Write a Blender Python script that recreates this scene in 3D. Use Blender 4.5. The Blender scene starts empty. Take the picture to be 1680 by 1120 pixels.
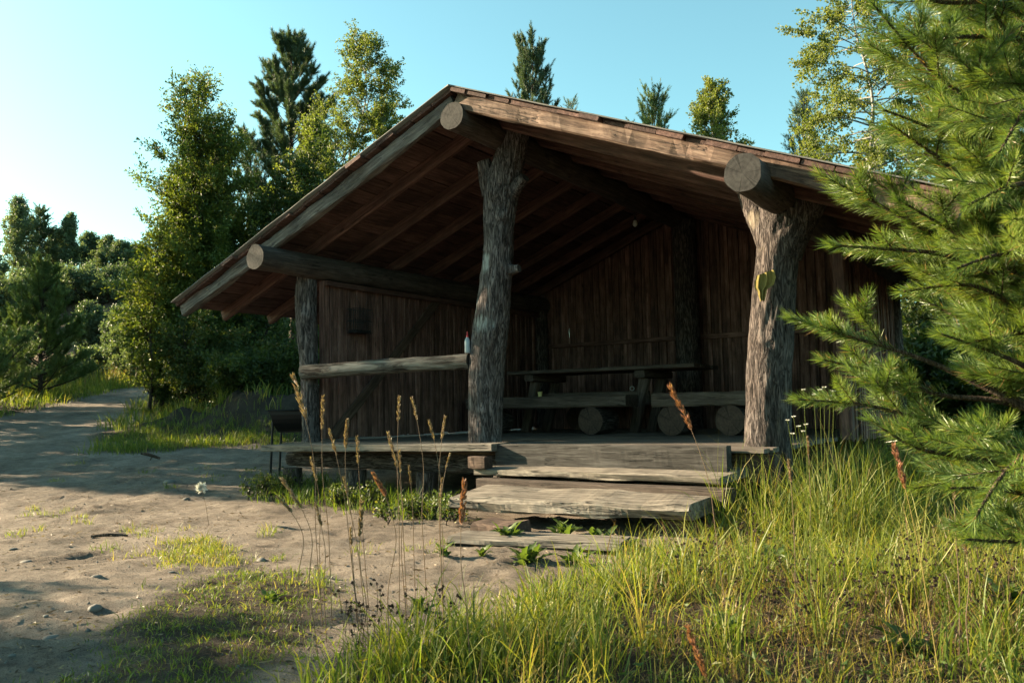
import bpy, math, random
import numpy as np
from mathutils import Matrix, Vector

# ------------------------------------------------------------------ camera
SC = bpy.context.scene
COL = SC.collection
F_PX, PITCH, ROLL, YAW = 1373.4, 0.0792, -0.0171, 0.5871
CAM = np.array([4.403, -6.214, 0.319])
FW2 = np.array([-math.sin(YAW), math.cos(YAW), 0.0])
RT2 = np.array([math.cos(YAW), math.sin(YAW), 0.0])
UP = np.array([0, 0, 1.0])
_f = FW2 * math.cos(PITCH) + UP * math.sin(PITCH)
_u = -FW2 * math.sin(PITCH) + UP * math.cos(PITCH)
_R = RT2 * math.cos(ROLL) + _u * math.sin(ROLL)
_U = -RT2 * math.sin(ROLL) + _u * math.cos(ROLL)
cd = bpy.data.cameras.new('camera'); cam = bpy.data.objects.new('camera', cd); COL.objects.link(cam)
cd.sensor_width = 36.0; cd.lens = F_PX / 1680 * 36; cd.clip_end = 2000; cd.clip_start = 0.05
cam.matrix_world = Matrix(((_R[0], _U[0], -_f[0], CAM[0]), (_R[1], _U[1], -_f[1], CAM[1]), (_R[2], _U[2], -_f[2], CAM[2]), (0, 0, 0, 1)))
cd.dof.use_dof = True; cd.dof.focus_distance = 6.3; cd.dof.aperture_fstop = 9.0
SC.camera = cam

# ------------------------------------------------------------------ sky, sun, exposure
SUN = np.array([-0.95, -0.31, 0.37]); SUN /= np.linalg.norm(SUN)
W = bpy.data.worlds.new('World'); SC.world = W; W.use_nodes = True
nt = W.node_tree; bg = nt.nodes['Background']
sky = nt.nodes.new('ShaderNodeTexSky'); sky.sky_type = 'NISHITA'; sky.sun_disc = False
sky.sun_elevation = math.asin(SUN[2]); sky.sun_rotation = math.atan2(SUN[0], SUN[1])
sky.air_density = 1.0; sky.dust_density = 1.2; sky.ozone_density = 1.0; sky.altitude = 100
grade = nt.nodes.new('ShaderNodeMix'); grade.data_type = 'RGBA'; grade.blend_type = 'MULTIPLY'   # even cyan cast of the photograph's sky
grade.inputs[0].default_value = 1.0; grade.inputs[7].default_value = (0.79, 1.15, 0.91, 1)
nt.links.new(sky.outputs[0], grade.inputs[6]); nt.links.new(grade.outputs[2], bg.inputs[0]); bg.inputs[1].default_value = 0.062
sd = bpy.data.lights.new('sun', 'SUN'); sun = bpy.data.objects.new('sun', sd); COL.objects.link(sun)
sd.energy = 5.0; sd.angle = math.radians(0.5); sd.color = (1.0, 0.80, 0.53)
sun.rotation_euler = Vector(SUN).to_track_quat('Z', 'Y').to_euler(); sun.location = (-20, -8, 12)
SC.view_settings.view_transform = 'Standard'; SC.view_settings.look = 'None'
SC.view_settings.gamma = 1.0; SC.view_settings.exposure = 2.35; SC.view_settings.use_curve_mapping = False
SC.render.engine = 'CYCLES'
cy = SC.cycles
cy.use_denoising = True; cy.max_bounces = 6; cy.diffuse_bounces = 4; cy.glossy_bounces = 2
cy.transmission_bounces = 2; cy.transparent_max_bounces = 4; cy.use_adaptive_sampling = True; cy.adaptive_threshold = 0.015
cy.caustics_reflective = False; cy.caustics_refractive = False

# ------------------------------------------------------------------ helpers
def ray(px, py):
    return _f + _R * (px - 840) / F_PX + _U * (560 - py) / F_PX
def hit(px, py, ax, val):
    v = ray(px, py); return CAM + v * ((val - CAM[ax]) / v[ax])
def at(px, py, t):
    v = ray(px, py); return CAM + v * (t / (v @ FW2))

def _hash(ix, iy, iz, seed):
    h = (ix.astype(np.uint32) * np.uint32(374761393) + iy.astype(np.uint32) * np.uint32(668265263)
         + iz.astype(np.uint32) * np.uint32(2147483647 ^ 0x5bd1e995) + np.uint32((seed * 1013904223) & 0xffffffff))
    h = (h ^ (h >> np.uint32(13))) * np.uint32(1274126177)
    h = h ^ (h >> np.uint32(16))
    return h.astype(np.float64) / 4294967295.0
def vnoise(p, seed=0):
    p = np.asarray(p, float); i = np.floor(p).astype(np.int64); f = p - i; f = f * f * (3 - 2 * f)
    i = i & 0xffffffff
    r = 0
    for a in (0, 1):
        wa = f[:, 0] if a else 1 - f[:, 0]
        for b in (0, 1):
            wb = f[:, 1] if b else 1 - f[:, 1]
            for c in (0, 1):
                wc = f[:, 2] if c else 1 - f[:, 2]
                r = r + wa * wb * wc * _hash((i[:, 0] + a) & 0xffffffff, (i[:, 1] + b) & 0xffffffff, (i[:, 2] + c) & 0xffffffff, seed)
    return r * 2 - 1
def fbm(p, octv=4, seed=0):
    p = np.asarray(p, float); r = 0; a = 1.0; s = 0
    for o in range(octv):
        r = r + a * vnoise(p * 2 ** o + 17.3 * o, seed + o); s += a; a *= 0.5
    return r / s
def sstep(a, b, x):
    t = np.clip((np.asarray(x, float) - a) / (b - a), 0, 1); return t * t * (3 - 2 * t)

def wm(o):
    m = o.matrix_basis.copy()
    if o.parent is not None: m = wm(o.parent) @ o.matrix_parent_inverse @ m
    return m
def set_parent(o, p):
    o.parent = p; o.matrix_parent_inverse = wm(p).inverted()
def tag(o, label=None, cat=None, group=None, kind=None):
    if label: o['label'] = label
    if cat: o['category'] = cat
    if group: o['group'] = group
    if kind: o['kind'] = kind
    return o
def empty(name, loc, label, cat, group=None):
    o = bpy.data.objects.new(name, None); COL.objects.link(o); o.location = Vector(loc); o.empty_display_size = 0.1
    return tag(o, label, cat, group)
def mk(name, mesh, parent=None, M=None):
    o = bpy.data.objects.new(name, mesh); COL.objects.link(o)
    if M is not None: o.matrix_basis = M
    if parent is not None: set_parent(o, parent)
    return o
def mesh_np(name, V, F, mats, smooth=True, attrs=None, midx=None):
    """V (n,3); F list of arrays (m,k)"""
    me = bpy.data.meshes.new(name)
    V = np.ascontiguousarray(V, np.float32)
    if isinstance(F, np.ndarray): F = [F]
    F = [np.asarray(f, np.int32) for f in F if len(f)]
    tot = np.concatenate([np.full(len(f), f.shape[1], np.int32) for f in F])
    idx = np.concatenate([f.ravel() for f in F])
    me.vertices.add(len(V)); me.vertices.foreach_set('co', V.ravel())
    me.loops.add(len(idx)); me.loops.foreach_set('vertex_index', idx)
    me.polygons.add(len(tot))
    st = np.zeros(len(tot), np.int32); st[1:] = np.cumsum(tot)[:-1]
    me.polygons.foreach_set('loop_start', st); me.polygons.foreach_set('loop_total', tot)
    me.polygons.foreach_set('use_smooth', np.full(len(tot), smooth, bool))
    for m in (mats if isinstance(mats, (list, tuple)) else [mats]): me.materials.append(m)
    if midx is not None: me.polygons.foreach_set('material_index', np.asarray(midx, np.int32))
    for k, a in (attrs or {}).items():
        at_ = me.attributes.new(k, 'FLOAT', 'POINT'); at_.data.foreach_set('value', np.asarray(a, np.float32))
    me.update(calc_edges=True); me.validate()
    return me
def frame(o, x, up=(0, 0, 1)):
    x = Vector(x).normalized(); z = Vector(up); y = z.cross(x).normalized(); z = x.cross(y)
    return Matrix(((x[0], y[0], z[0], o[0]), (x[1], y[1], z[1], o[1]), (x[2], y[2], z[2], o[2]), (0, 0, 0, 1)))
def ortho(d):
    d = d / np.linalg.norm(d); a = np.array([0, 0, 1.0]) if abs(d[2]) < .9 else np.array([1.0, 0, 0])
    u = np.cross(a, d); u /= np.linalg.norm(u); return u, np.cross(d, u)
def resample(path, rad, n):
    path = np.asarray(path, float); rad = np.asarray(rad, float)
    s = np.concatenate([[0], np.cumsum(np.linalg.norm(np.diff(path, axis=0), axis=1))])
    q = np.linspace(0, s[-1], n)
    # catmull-like smooth: cubic by simple smoothing of linear interp
    P = np.stack([np.interp(q, s, path[:, k]) for k in range(3)], 1); r = np.interp(q, s, rad)
    k = max(1, n // (3 * len(path)))
    for _ in range(2):
        if n > 6:
            pad = np.pad(P, ((k, k), (0, 0)), 'edge'); c = np.cumsum(np.vstack([np.zeros((1, 3)), pad]), 0)
            Q = (c[2 * k + 1:] - c[:-2 * k - 1]) / (2 * k + 1); Q[0] = P[0]; Q[-1] = P[-1]; P = Q
            rp = np.pad(r, (k, k), 'edge'); c = np.cumsum(np.concatenate([[0], rp])); r = (c[2 * k + 1:] - c[:-2 * k - 1]) / (2 * k + 1)
    return P, r, q
def tube(path, rad, ns=8, n=None, disp=None, caps=True):
    """returns V, quads, tris(caps)"""
    if n: P, R, S = resample(path, rad, n)
    else:
        P = np.asarray(path, float); R = np.asarray(rad, float); S = np.concatenate([[0], np.cumsum(np.linalg.norm(np.diff(P, axis=0), axis=1))])
    m = len(P); T = np.gradient(P, axis=0); T /= np.linalg.norm(T, axis=1)[:, None] + 1e-12
    u, _ = ortho(T[0]); us = []
    for i in range(m):
        u = u - T[i] * (u @ T[i]); u = u / (np.linalg.norm(u) + 1e-12); us.append(u)
    Uv = np.array(us); Wv = np.cross(T, Uv)
    th = np.linspace(0, 2 * math.pi, ns, endpoint=False)
    dirs = Uv[:, None, :] * np.cos(th)[None, :, None] + Wv[:, None, :] * np.sin(th)[None, :, None]
    RR = np.repeat(R[:, None], ns, 1)
    V = P[:, None, :] + dirs * RR[:, :, None]
    if disp is not None:
        dd = disp(V.reshape(-1, 3), np.tile(th, m), np.repeat(S, ns), RR.ravel())
        V = V + dirs * dd.reshape(m, ns, 1)
    V = V.reshape(-1, 3)
    i = np.arange(m - 1)[:, None] * ns; j = np.arange(ns)[None, :]; j2 = (j + 1) % ns
    Q = np.stack([i + j, i + j2, i + ns + j2, i + ns + j], -1).reshape(-1, 4)
    Tt = np.zeros((0, 3), int)
    if caps:
        r0_, r1_ = V[:ns].copy(), V[-ns:].copy(); n0 = len(V)
        V = np.vstack([V, r0_, r1_, r0_.mean(0), r1_.mean(0)]); jj = np.arange(ns); k2 = (jj + 1) % ns; ca = n0 + 2 * ns
        Tt = np.vstack([np.stack([np.full(ns, ca), n0 + k2, n0 + jj], 1), np.stack([np.full(ns, ca + 1), n0 + ns + jj, n0 + ns + k2], 1)])
    return V, Q, Tt
class Soup:
    def __init__(s): s.V = []; s.Q = []; s.T = []; s.n = 0; s.A = []; s.mq = []; s.mt = []
    def add(s, V, Q=None, T=None, a=0.0, mi=0, ti=None):
        s.V.append(V)
        if Q is not None and len(Q): s.Q.append(np.asarray(Q) + s.n); s.mq.append(np.full(len(Q), mi))
        if T is not None and len(T): s.T.append(np.asarray(T) + s.n); s.mt.append(np.full(len(T), mi if ti is None else ti))
        s.A.append(np.full(len(V), a) if np.isscalar(a) else a); s.n += len(V)
    def tube(s, path, rad, ns=6, n=None, disp=None, caps=True, a=0.0, mi=0, ti=None):
        V, Q, T = tube(path, rad, ns, n, disp, caps); s.add(V, Q, T, a, mi, ti)
    def box(s, c, h, M=None, a=0.0, mi=0):
        v = np.array([[x, y, z] for x in (-1, 1) for y in (-1, 1) for z in (-1, 1)], float) * np.array(h)
        if M is not None: v = v @ np.array(M).T
        s.add(v + np.array(c), np.array([[0, 1, 3, 2], [4, 6, 7, 5], [0, 4, 5, 1], [2, 3, 7, 6], [0, 2, 6, 4], [1, 5, 7, 3]]), None, a, mi)
    def mesh(s, name, mats, smooth=True, origin=None, attr='rnd'):
        V = np.vstack(s.V)
        if origin is not None: V = V - np.asarray(origin)
        Fs = []; mi = []
        if s.Q: Fs.append(np.vstack(s.Q)); mi.append(np.concatenate(s.mq))
        if s.T: Fs.append(np.vstack(s.T)); mi.append(np.concatenate(s.mt))
        return mesh_np(name, V, Fs, mats, smooth, {attr: np.concatenate(s.A)}, np.concatenate(mi))
    def build(s, name, mats, parent=None, smooth=True, origin=None, attr='rnd'):
        o = (0, 0, 0) if origin is None else origin
        return mk(name, s.mesh(name, mats, smooth, origin, attr), parent, Matrix.Translation(Vector(o)))

# ------------------------------------------------------------------ materials
def newmat(name):
    m = bpy.data.materials.new(name); m.use_nodes = True; t = m.node_tree
    for n in list(t.nodes): t.nodes.remove(n)
    return m, t, t.nodes, t.links
def nd(t, typ, **kw):
    n = t.nodes.new(typ)
    for k, v in kw.items(): setattr(n, k, v)
    return n
def ramp(t, stops, fac=None, interp='LINEAR'):
    r = nd(t, 'ShaderNodeValToRGB'); r.color_ramp.interpolation = interp; e = r.color_ramp.elements
    while len(e) < len(stops): e.new(0.5)
    for k, (p, c) in enumerate(stops):
        e[k].position = p; e[k].color = (*c, 1) if len(c) == 3 else c
    if fac is not None: t.links.new(fac, r.inputs[0])
    return r
def noise(t, vec, scale, detail=6, rough=0.6, dist=0.0):
    n = nd(t, 'ShaderNodeTexNoise'); n.inputs['Scale'].default_value = scale; n.inputs['Detail'].default_value = detail
    n.inputs['Roughness'].default_value = rough; n.inputs['Distortion'].default_value = dist
    if vec is not None: t.links.new(vec, n.inputs['Vector'])
    return n
def math_n(t, op, a, b=None, c=None, clamp=False):
    n = nd(t, 'ShaderNodeMath', operation=op); n.use_clamp = clamp
    for k, x in enumerate((a, b, c)):
        if x is None: continue
        if isinstance(x, (int, float)): n.inputs[k].default_value = x
        else: t.links.new(x, n.inputs[k])
    return n.outputs[0]
def mix_c(t, fac, a, b, blend='MIX'):
    n = nd(t, 'ShaderNodeMix', data_type='RGBA', blend_type=blend)
    for k, x in ((0, fac), (6, a), (7, b)):
        if isinstance(x, (int, float)): n.inputs[k].default_value = x
        elif isinstance(x, tuple): n.inputs[k].default_value = (*x, 1) if len(x) == 3 else x
        else: t.links.new(x, n.inputs[k])
    return n.outputs[2]
def out_principled(t, color, rough=0.8, normal=None, metal=0.0, spec=0.3):
    p = nd(t, 'ShaderNodeBsdfPrincipled'); o = nd(t, 'ShaderNodeOutputMaterial')
    if isinstance(color, tuple): p.inputs['Base Color'].default_value = (*color, 1)
    else: t.links.new(color, p.inputs['Base Color'])
    if isinstance(rough, (int, float)): p.inputs['Roughness'].default_value = rough
    else: t.links.new(rough, p.inputs['Roughness'])
    p.inputs['Metallic'].default_value = metal; p.inputs['Specular IOR Level'].default_value = spec
    if normal is not None: t.links.new(normal, p.inputs['Normal'])
    t.links.new(p.outputs[0], o.inputs[0]); return p
def bump(t, h, strength=0.5, dist=0.01, normal=None):
    b = nd(t, 'ShaderNodeBump'); b.inputs['Strength'].default_value = strength; b.inputs['Distance'].default_value = dist
    t.links.new(h, b.inputs['Height'])
    if normal is not None: t.links.new(normal, b.inputs['Normal'])
    return b.outputs[0]
def obj_vec(t, scale, rnd=True):
    tc = nd(t, 'ShaderNodeTexCoord'); v = tc.outputs['Object']; oi = None
    if rnd:
        oi = nd(t, 'ShaderNodeObjectInfo'); a = nd(t, 'ShaderNodeVectorMath', operation='ADD')
        m = math_n(t, 'MULTIPLY', oi.outputs['Random'], 43.0); c = nd(t, 'ShaderNodeCombineXYZ')
        for k in range(3): t.links.new(m, c.inputs[k])
        t.links.new(v, a.inputs[0]); t.links.new(c.outputs[0], a.inputs[1]); v = a.outputs[0]
    mp = nd(t, 'ShaderNodeMapping'); t.links.new(v, mp.inputs[0]); mp.inputs['Scale'].default_value = scale
    return v, mp.outputs[0], (oi.outputs['Random'] if oi else None)
def wood_mat(name, dark, mid, light, axis='X', rough=0.8, bstr=0.5, var=0.5, crack=0.5, stain=0.5, lichen=None):
    m, t, N, L = newmat(name)
    sc = {'X': (0.06, 1, 1), 'Y': (1, 0.06, 1), 'Z': (1, 1, 0.06)}[axis]
    raw, v, rnd = obj_vec(t, sc)
    g = noise(t, v, 38, 7, 0.65, 0.3); g2 = noise(t, v, 120, 4, 0.6)
    grain = math_n(t, 'ADD', math_n(t, 'MULTIPLY', g.outputs[0], 0.65), math_n(t, 'MULTIPLY', g2.outputs[0], 0.35))
    col = ramp(t, [(0.36, dark), (0.5, mid), (0.64, light)], grain).outputs[0]
    pt = noise(t, raw, 2.6, 5, 0.6)
    st = ramp(t, [(0.35, (0.45, 0.42, 0.40)), (0.65, (1.15, 1.12, 1.1))], pt.outputs[0]).outputs[0]
    col = mix_c(t, stain, col, mix_c(t, 1.0, col, st, 'MULTIPLY'))
    # knots
    vo = nd(t, 'ShaderNodeTexVoronoi', feature='F1'); vo.inputs['Scale'].default_value = 2.6
    mp = nd(t, 'ShaderNodeMapping'); L.new(raw, mp.inputs[0]); mp.inputs['Scale'].default_value = {'X': (.9, 2, 2), 'Y': (2, .9, 2), 'Z': (2, 2, .9)}[axis]
    L.new(mp.outputs[0], vo.inputs['Vector'])
    kn = ramp(t, [(0.05, (1, 1, 1)), (0.11, (0, 0, 0))], vo.outputs['Distance']).outputs[0]
    col = mix_c(t, math_n(t, 'MULTIPLY', kn, 0.7), col, tuple(c * 0.45 for c in dark))
    # drying cracks
    cr = noise(t, v, 26, 3, 0.5); crk = ramp(t, [(0.475, (0, 0, 0)), (0.5, (1, 1, 1)), (0.525, (0, 0, 0))], cr.outputs[0]).outputs[0]
    ms = noise(t, raw, 4, 2); crk = math_n(t, 'MULTIPLY', crk, ramp(t, [(0.5, (0, 0, 0)), (0.6, (1, 1, 1))], ms.outputs[0]).outputs[0])
    col = mix_c(t, math_n(t, 'MULTIPLY', crk, crack), col, tuple(c * 0.3 for c in dark))
    if lichen:
        ln = noise(t, raw, 9, 6, 0.7); lm = ramp(t, [(0.56, (0, 0, 0)), (0.66, (1, 1, 1))], ln.outputs[0]).outputs[0]
        col = mix_c(t, math_n(t, 'MULTIPLY', lm, 0.6), col, lichen)
    hs = nd(t, 'ShaderNodeHueSaturation'); L.new(col, hs.inputs['Color'])
    L.new(math_n(t, 'ADD', math_n(t, 'MULTIPLY', rnd, var), 1 - var / 2), hs.inputs['Value'])
    h = math_n(t, 'SUBTRACT', grain, math_n(t, 'MULTIPLY', crk, 0.9))
    out_principled(t, hs.outputs[0], rough, bump(t, h, bstr, 0.006))
    return m
def bark_mat(name, dark, light, bare=(0.25, 0.25, 0.25), bstr=1.0, sc=40, zs=0.15, moss=None):
    m, t, N, L = newmat(name)
    raw, v, rnd = obj_vec(t, (1, 1, zs))
    n1 = noise(t, v, sc, 6, 0.65, 0.8); n2 = noise(t, v, sc * 4, 4, 0.6); n3 = noise(t, raw, 5, 5, 0.65)
    nr = noise(t, v, sc * .75, 3, 0.55, 1.2)
    rid = math_n(t, 'MINIMUM', math_n(t, 'MULTIPLY', math_n(t, 'ABSOLUTE', math_n(t, 'SUBTRACT', nr.outputs[0], 0.5)), 7.0), 1.0)
    k = math_n(t, 'ADD', math_n(t, 'MULTIPLY', n1.outputs[0], 0.6), math_n(t, 'MULTIPLY', rid, 0.3))
    col = ramp(t, [(0.28, dark), (0.72, light)], k).outputs[0]
    col = mix_c(t, 0.6, col, mix_c(t, 1.0, col, ramp(t, [(0.3, (0.55, 0.45, 0.4)), (0.7, (1.2, 1.2, 1.25))], n3.outputs[0]).outputs[0], 'MULTIPLY'))
    at_ = nd(t, 'ShaderNodeAttribute', attribute_name='rnd')
    g = noise(t, v, 60, 5, 0.6); bc = ramp(t, [(0.3, tuple(c * 0.55 for c in bare)), (0.7, bare)], g.outputs[0]).outputs[0]
    bm = math_n(t, 'ADD', at_.outputs['Fac'], math_n(t, 'MULTIPLY', math_n(t, 'SUBTRACT', n1.outputs[0], 0.5), 0.9))
    bm = ramp(t, [(0.42, (0, 0, 0)), (0.58, (1, 1, 1))], bm).outputs[0]
    col = mix_c(t, bm, col, bc)
    hgt = math_n(t, 'ADD', k, math_n(t, 'MULTIPLY', n2.outputs[0], 0.25))
    hgt = math_n(t, 'MULTIPLY', hgt, math_n(t, 'SUBTRACT', 1.0, math_n(t, 'MULTIPLY', bm, 0.85)))
    out_principled(t, col, 0.9, bump(t, hgt, bstr, 0.035), spec=0.15)
    return m
def endgrain_mat(name, dark, light):
    m, t, N, L = newmat(name)
    raw, v, rnd = obj_vec(t, (1, 1, 1), rnd=False)
    mp = nd(t, 'ShaderNodeMapping'); L.new(raw, mp.inputs[0])
    n0 = noise(t, raw, 6, 3); w = nd(t, 'ShaderNodeTexWave', wave_type='RINGS', rings_direction='Z'); L.new(raw, w.inputs['Vector'])
    w.inputs['Scale'].default_value = 9; w.inputs['Distortion'].default_value = 3.0; w.inputs['Detail'].default_value = 4
    gr = nd(t, 'ShaderNodeTexGradient', gradient_type='RADIAL'); L.new(raw, gr.inputs[0])
    cc = nd(t, 'ShaderNodeCombineXYZ'); L.new(math_n(t, 'MULTIPLY', gr.outputs['Fac'], 3.2), cc.inputs[0])
    rc = noise(t, cc.outputs[0], 2.2, 3); ck = ramp(t, [(0.49, (0, 0, 0)), (0.5, (1, 1, 1)), (0.51, (0, 0, 0))], rc.outputs[0]).outputs[0]
    n2 = noise(t, raw, 14, 6, 0.7)
    f = math_n(t, 'ADD', math_n(t, 'MULTIPLY', w.outputs['Fac'], 0.08), math_n(t, 'MULTIPLY', n2.outputs[0], 0.92))
    col = ramp(t, [(0.25, dark), (0.75, light)], f).outputs[0]
    col = mix_c(t, math_n(t, 'MULTIPLY', ck, 0.8), col, tuple(c * 0.25 for c in dark))
    out_principled(t, col, 0.9, bump(t, f, 0.4, 0.01))
    return m
def leaf_mat(name, stops, trans=0.4, tcol=1.6, rough=0.5, attr='rnd', spec=0.35):
    m, t, N, L = newmat(name)
    a = nd(t, 'ShaderNodeAttribute', attribute_name=attr)
    col = ramp(t, stops, a.outputs['Fac']).outputs[0]
    p = nd(t, 'ShaderNodeBsdfPrincipled'); L.new(col, p.inputs['Base Color']); p.inputs['Roughness'].default_value = rough
    p.inputs['Specular IOR Level'].default_value = spec
    tr = nd(t, 'ShaderNodeBsdfTranslucent')
    L.new(mix_c(t, 1.0, col, (1.4 * tcol / 1.6, 1.4 * tcol / 1.6, 0.55), 'MULTIPLY'), tr.inputs[0])
    mx = nd(t, 'ShaderNodeMixShader'); mx.inputs[0].default_value = trans
    L.new(p.outputs[0], mx.inputs[1]); L.new(tr.outputs[0], mx.inputs[2])
    o = nd(t, 'ShaderNodeOutputMaterial'); L.new(mx.outputs[0], o.inputs[0]); return m
def plain(name, col, rough=0.6, metal=0.0, spec=0.4, bscale=None, var=0.25):
    m, t, N, L = newmat(name); raw, v, rnd = obj_vec(t, (1, 1, 1))
    n = noise(t, raw, bscale or 20, 5, 0.6)
    c = mix_c(t, n.outputs[0], tuple(x * (1 - var) for x in col), tuple(min(1, x * (1 + var)) for x in col))
    out_principled(t, c, rough, bump(t, n.outputs[0], 0.2, 0.005), metal, spec); return m

M_wall = wood_mat('wall_wood', (0.044, 0.023, 0.020), (0.152, 0.082, 0.070), (0.27, 0.16, 0.138), 'X', 0.85, 0.5, 0.75, 0.6, 0.8)
M_raft = wood_mat('rafter_wood', (0.034, 0.017, 0.015), (0.088, 0.046, 0.039), (0.155, 0.088, 0.074), 'X', 0.8, 0.5, 0.35, 0.6, 0.5)
M_fasc = wood_mat('barge_wood', (0.030, 0.018, 0.014), (0.118, 0.072, 0.053), (0.25, 0.175, 0.135), 'X', 0.8, 0.8, 0.2, 0.9, 0.7)
M_fascL = wood_mat('grey_barge_wood', (0.035, 0.030, 0.029), (0.10, 0.088, 0.084), (0.19, 0.172, 0.165), 'X', 0.85, 0.9, 0.1, 0.9, 0.8)
M_roofb = wood_mat('roof_board_wood', (0.036, 0.019, 0.017), (0.094, 0.053, 0.047), (0.165, 0.098, 0.086), 'X', 0.85, 0.5, 0.6, 0.5, 0.8)
M_grey = wood_mat('weathered_grey_wood', (0.055, 0.048, 0.042), (0.14, 0.125, 0.110), (0.24, 0.22, 0.195), 'X', 0.85, 0.9, 0.25, 1.0, 0.6)
M_step = wood_mat('step_wood', (0.045, 0.038, 0.032), (0.165, 0.144, 0.122), (0.32, 0.285, 0.245), 'X', 0.85, 1.0, 0.15, 1.0, 0.55)
M_beam = wood_mat('flaking_dimmed_beam', (0.014, 0.0125, 0.012), (0.040, 0.037, 0.035), (0.088, 0.083, 0.080), 'X', 0.9, 1.0, 0.1, 0.6, 0.5)  # flaking grey timber; weak grazing light on its face darkens the colour further
M_riser = wood_mat('brown_riser', (0.018, 0.013, 0.011), (0.050, 0.037, 0.031), (0.10, 0.078, 0.066), 'X', 0.9, 1.0, 0.1, 0.6, 0.5)
M_deck = wood_mat('deck_wood', (0.045, 0.036, 0.031), (0.10, 0.083, 0.073), (0.165, 0.14, 0.125), 'X', 0.8, 0.5, 0.4, 0.6, 0.6)
M_dark = wood_mat('dark_timber', (0.035, 0.022, 0.017), (0.085, 0.055, 0.042), (0.15, 0.10, 0.08), 'X', 0.85, 0.6, 0.3, 0.8, 0.6)
M_bench = wood_mat('bench_wood', (0.035, 0.025, 0.02), (0.085, 0.063, 0.052), (0.15, 0.118, 0.10), 'X', 0.8, 0.6, 0.3, 0.8, 0.6)
M_log = wood_mat('peeled_log', (0.028, 0.022, 0.020), (0.070, 0.056, 0.050), (0.125, 0.104, 0.094), 'Z', 0.85, 0.7, 0.2, 1.0, 0.7)
M_rail = wood_mat('rail_log', (0.08, 0.062, 0.053), (0.21, 0.182, 0.162), (0.34, 0.305, 0.28), 'Z', 0.8, 0.9, 0.1, 1.0, 0.9)
M_end = endgrain_mat('end_grain', (0.010, 0.009, 0.0088), (0.056, 0.052, 0.050))  # shade on the log ends is put into this darkened colour
M_end2 = endgrain_mat('end_grain_warm', (0.03, 0.02, 0.016), (0.10, 0.064, 0.05))
M_bark = bark_mat('post_bark', (0.022, 0.019, 0.020), (0.27, 0.238, 0.238), (0.29, 0.30, 0.31))
M_bark2 = bark_mat('post_bark_warm', (0.017, 0.014, 0.014), (0.19, 0.162, 0.152), (0.22, 0.182, 0.145))
M_railb = bark_mat('rail_bark', (0.025, 0.02, 0.018), (0.14, 0.12, 0.11), (0.22, 0.205, 0.19), sc=14, zs=.12)
M_trunk = bark_mat('tree_bark', (0.03, 0.025, 0.02), (0.12, 0.10, 0.085))
M_pinebr = bark_mat('pine_branch_bark', (0.05, 0.035, 0.027), (0.20, 0.145, 0.11), sc=60)
M_felt = plain('roofing_felt', (0.13, 0.125, 0.12), 0.9, bscale=40, spec=0.2)
M_iron = plain('black_iron', (0.018, 0.018, 0.02), 0.5, 0.6)
M_steel = plain('galvanised_steel', (0.45, 0.45, 0.44), 0.4, 0.9)
M_stone = plain('field_stone', (0.115, 0.108, 0.10), 0.85, bscale=30)
M_plast = plain('bottle_plastic', (0.30, 0.34, 0.39), 0.35)
M_red = plain('red_plastic', (0.45, 0.03, 0.03), 0.4)
M_cloth = plain('yellow_cloth', (0.20, 0.155, 0.05), 0.95, bscale=60, spec=0.1)
M_glass = plain('bulb_glass', (0.5, 0.5, 0.48), 0.1)
M_enamel = plain('enamel_cup', (0.45, 0.38, 0.16), 0.3)
def birch_bark():
    m, t, N, L = newmat('birch_bark'); raw, v, rnd = obj_vec(t, (1, 1, 3.0))
    n = noise(t, v, 6, 5, 0.7); c = ramp(t, [(0.38, (0.03, 0.03, 0.03)), (0.5, (0.22, 0.22, 0.21)), (0.8, (0.32, 0.32, 0.30))], n.outputs[0]).outputs[0]
    out_principled(t, c, 0.7, bump(t, n.outputs[0], 0.3, 0.01)); return m
M_birch = birch_bark()
L_willow = leaf_mat('willow_leaf', [(0, (0.045, 0.075, 0.018)), (0.6, (0.085, 0.12, 0.026)), (1, (0.16, 0.18, 0.036))], 0.45)
L_birch = leaf_mat('birch_leaf', [(0, (0.07, 0.095, 0.026)), (0.6, (0.12, 0.15, 0.038)), (1, (0.21, 0.22, 0.06))], 0.45)
L_bush = leaf_mat('bush_leaf', [(0, (0.025, 0.045, 0.014)), (0.7, (0.06, 0.085, 0.022)), (1, (0.13, 0.13, 0.030))], 0.4)
L_hazy = leaf_mat('hazy_far_leaf', [(0, (0.065, 0.095, 0.062)), (0.7, (0.11, 0.15, 0.085)), (1, (0.16, 0.19, 0.095))], 0.35)  # lifted towards teal so the leaf colour itself carries distance haze
L_pine = leaf_mat('far_pine_needle', [(0, (0.042, 0.070, 0.044)), (0.7, (0.080, 0.118, 0.070)), (1, (0.125, 0.155, 0.085))], 0.25, spec=0.25)
L_ypine = leaf_mat('young_pine_needle', [(0, (0.07, 0.11, 0.045)), (0.7, (0.125, 0.18, 0.07)), (1, (0.20, 0.24, 0.10))], 0.25, spec=0.25)
L_near = leaf_mat('near_pine_needle', [(0, (0.05, 0.09, 0.026)), (0.5, (0.108, 0.168, 0.040)), (0.93, (0.22, 0.265, 0.06)), (1, (0.28, 0.17, 0.07))], 0.28, spec=0.5, rough=0.38)
L_grass = leaf_mat('grass_blade', [(0, (0.045, 0.080, 0.016)), (0.45, (0.10, 0.14, 0.022)), (0.72, (0.195, 0.205, 0.036)), (0.88, (0.31, 0.25, 0.085)), (1, (0.15, 0.092, 0.05))], 0.42)
L_dry = leaf_mat('dry_straw', [(0, (0.11, 0.070, 0.046)), (0.6, (0.20, 0.138, 0.094)), (1, (0.38, 0.30, 0.20))], 0.25)
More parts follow.
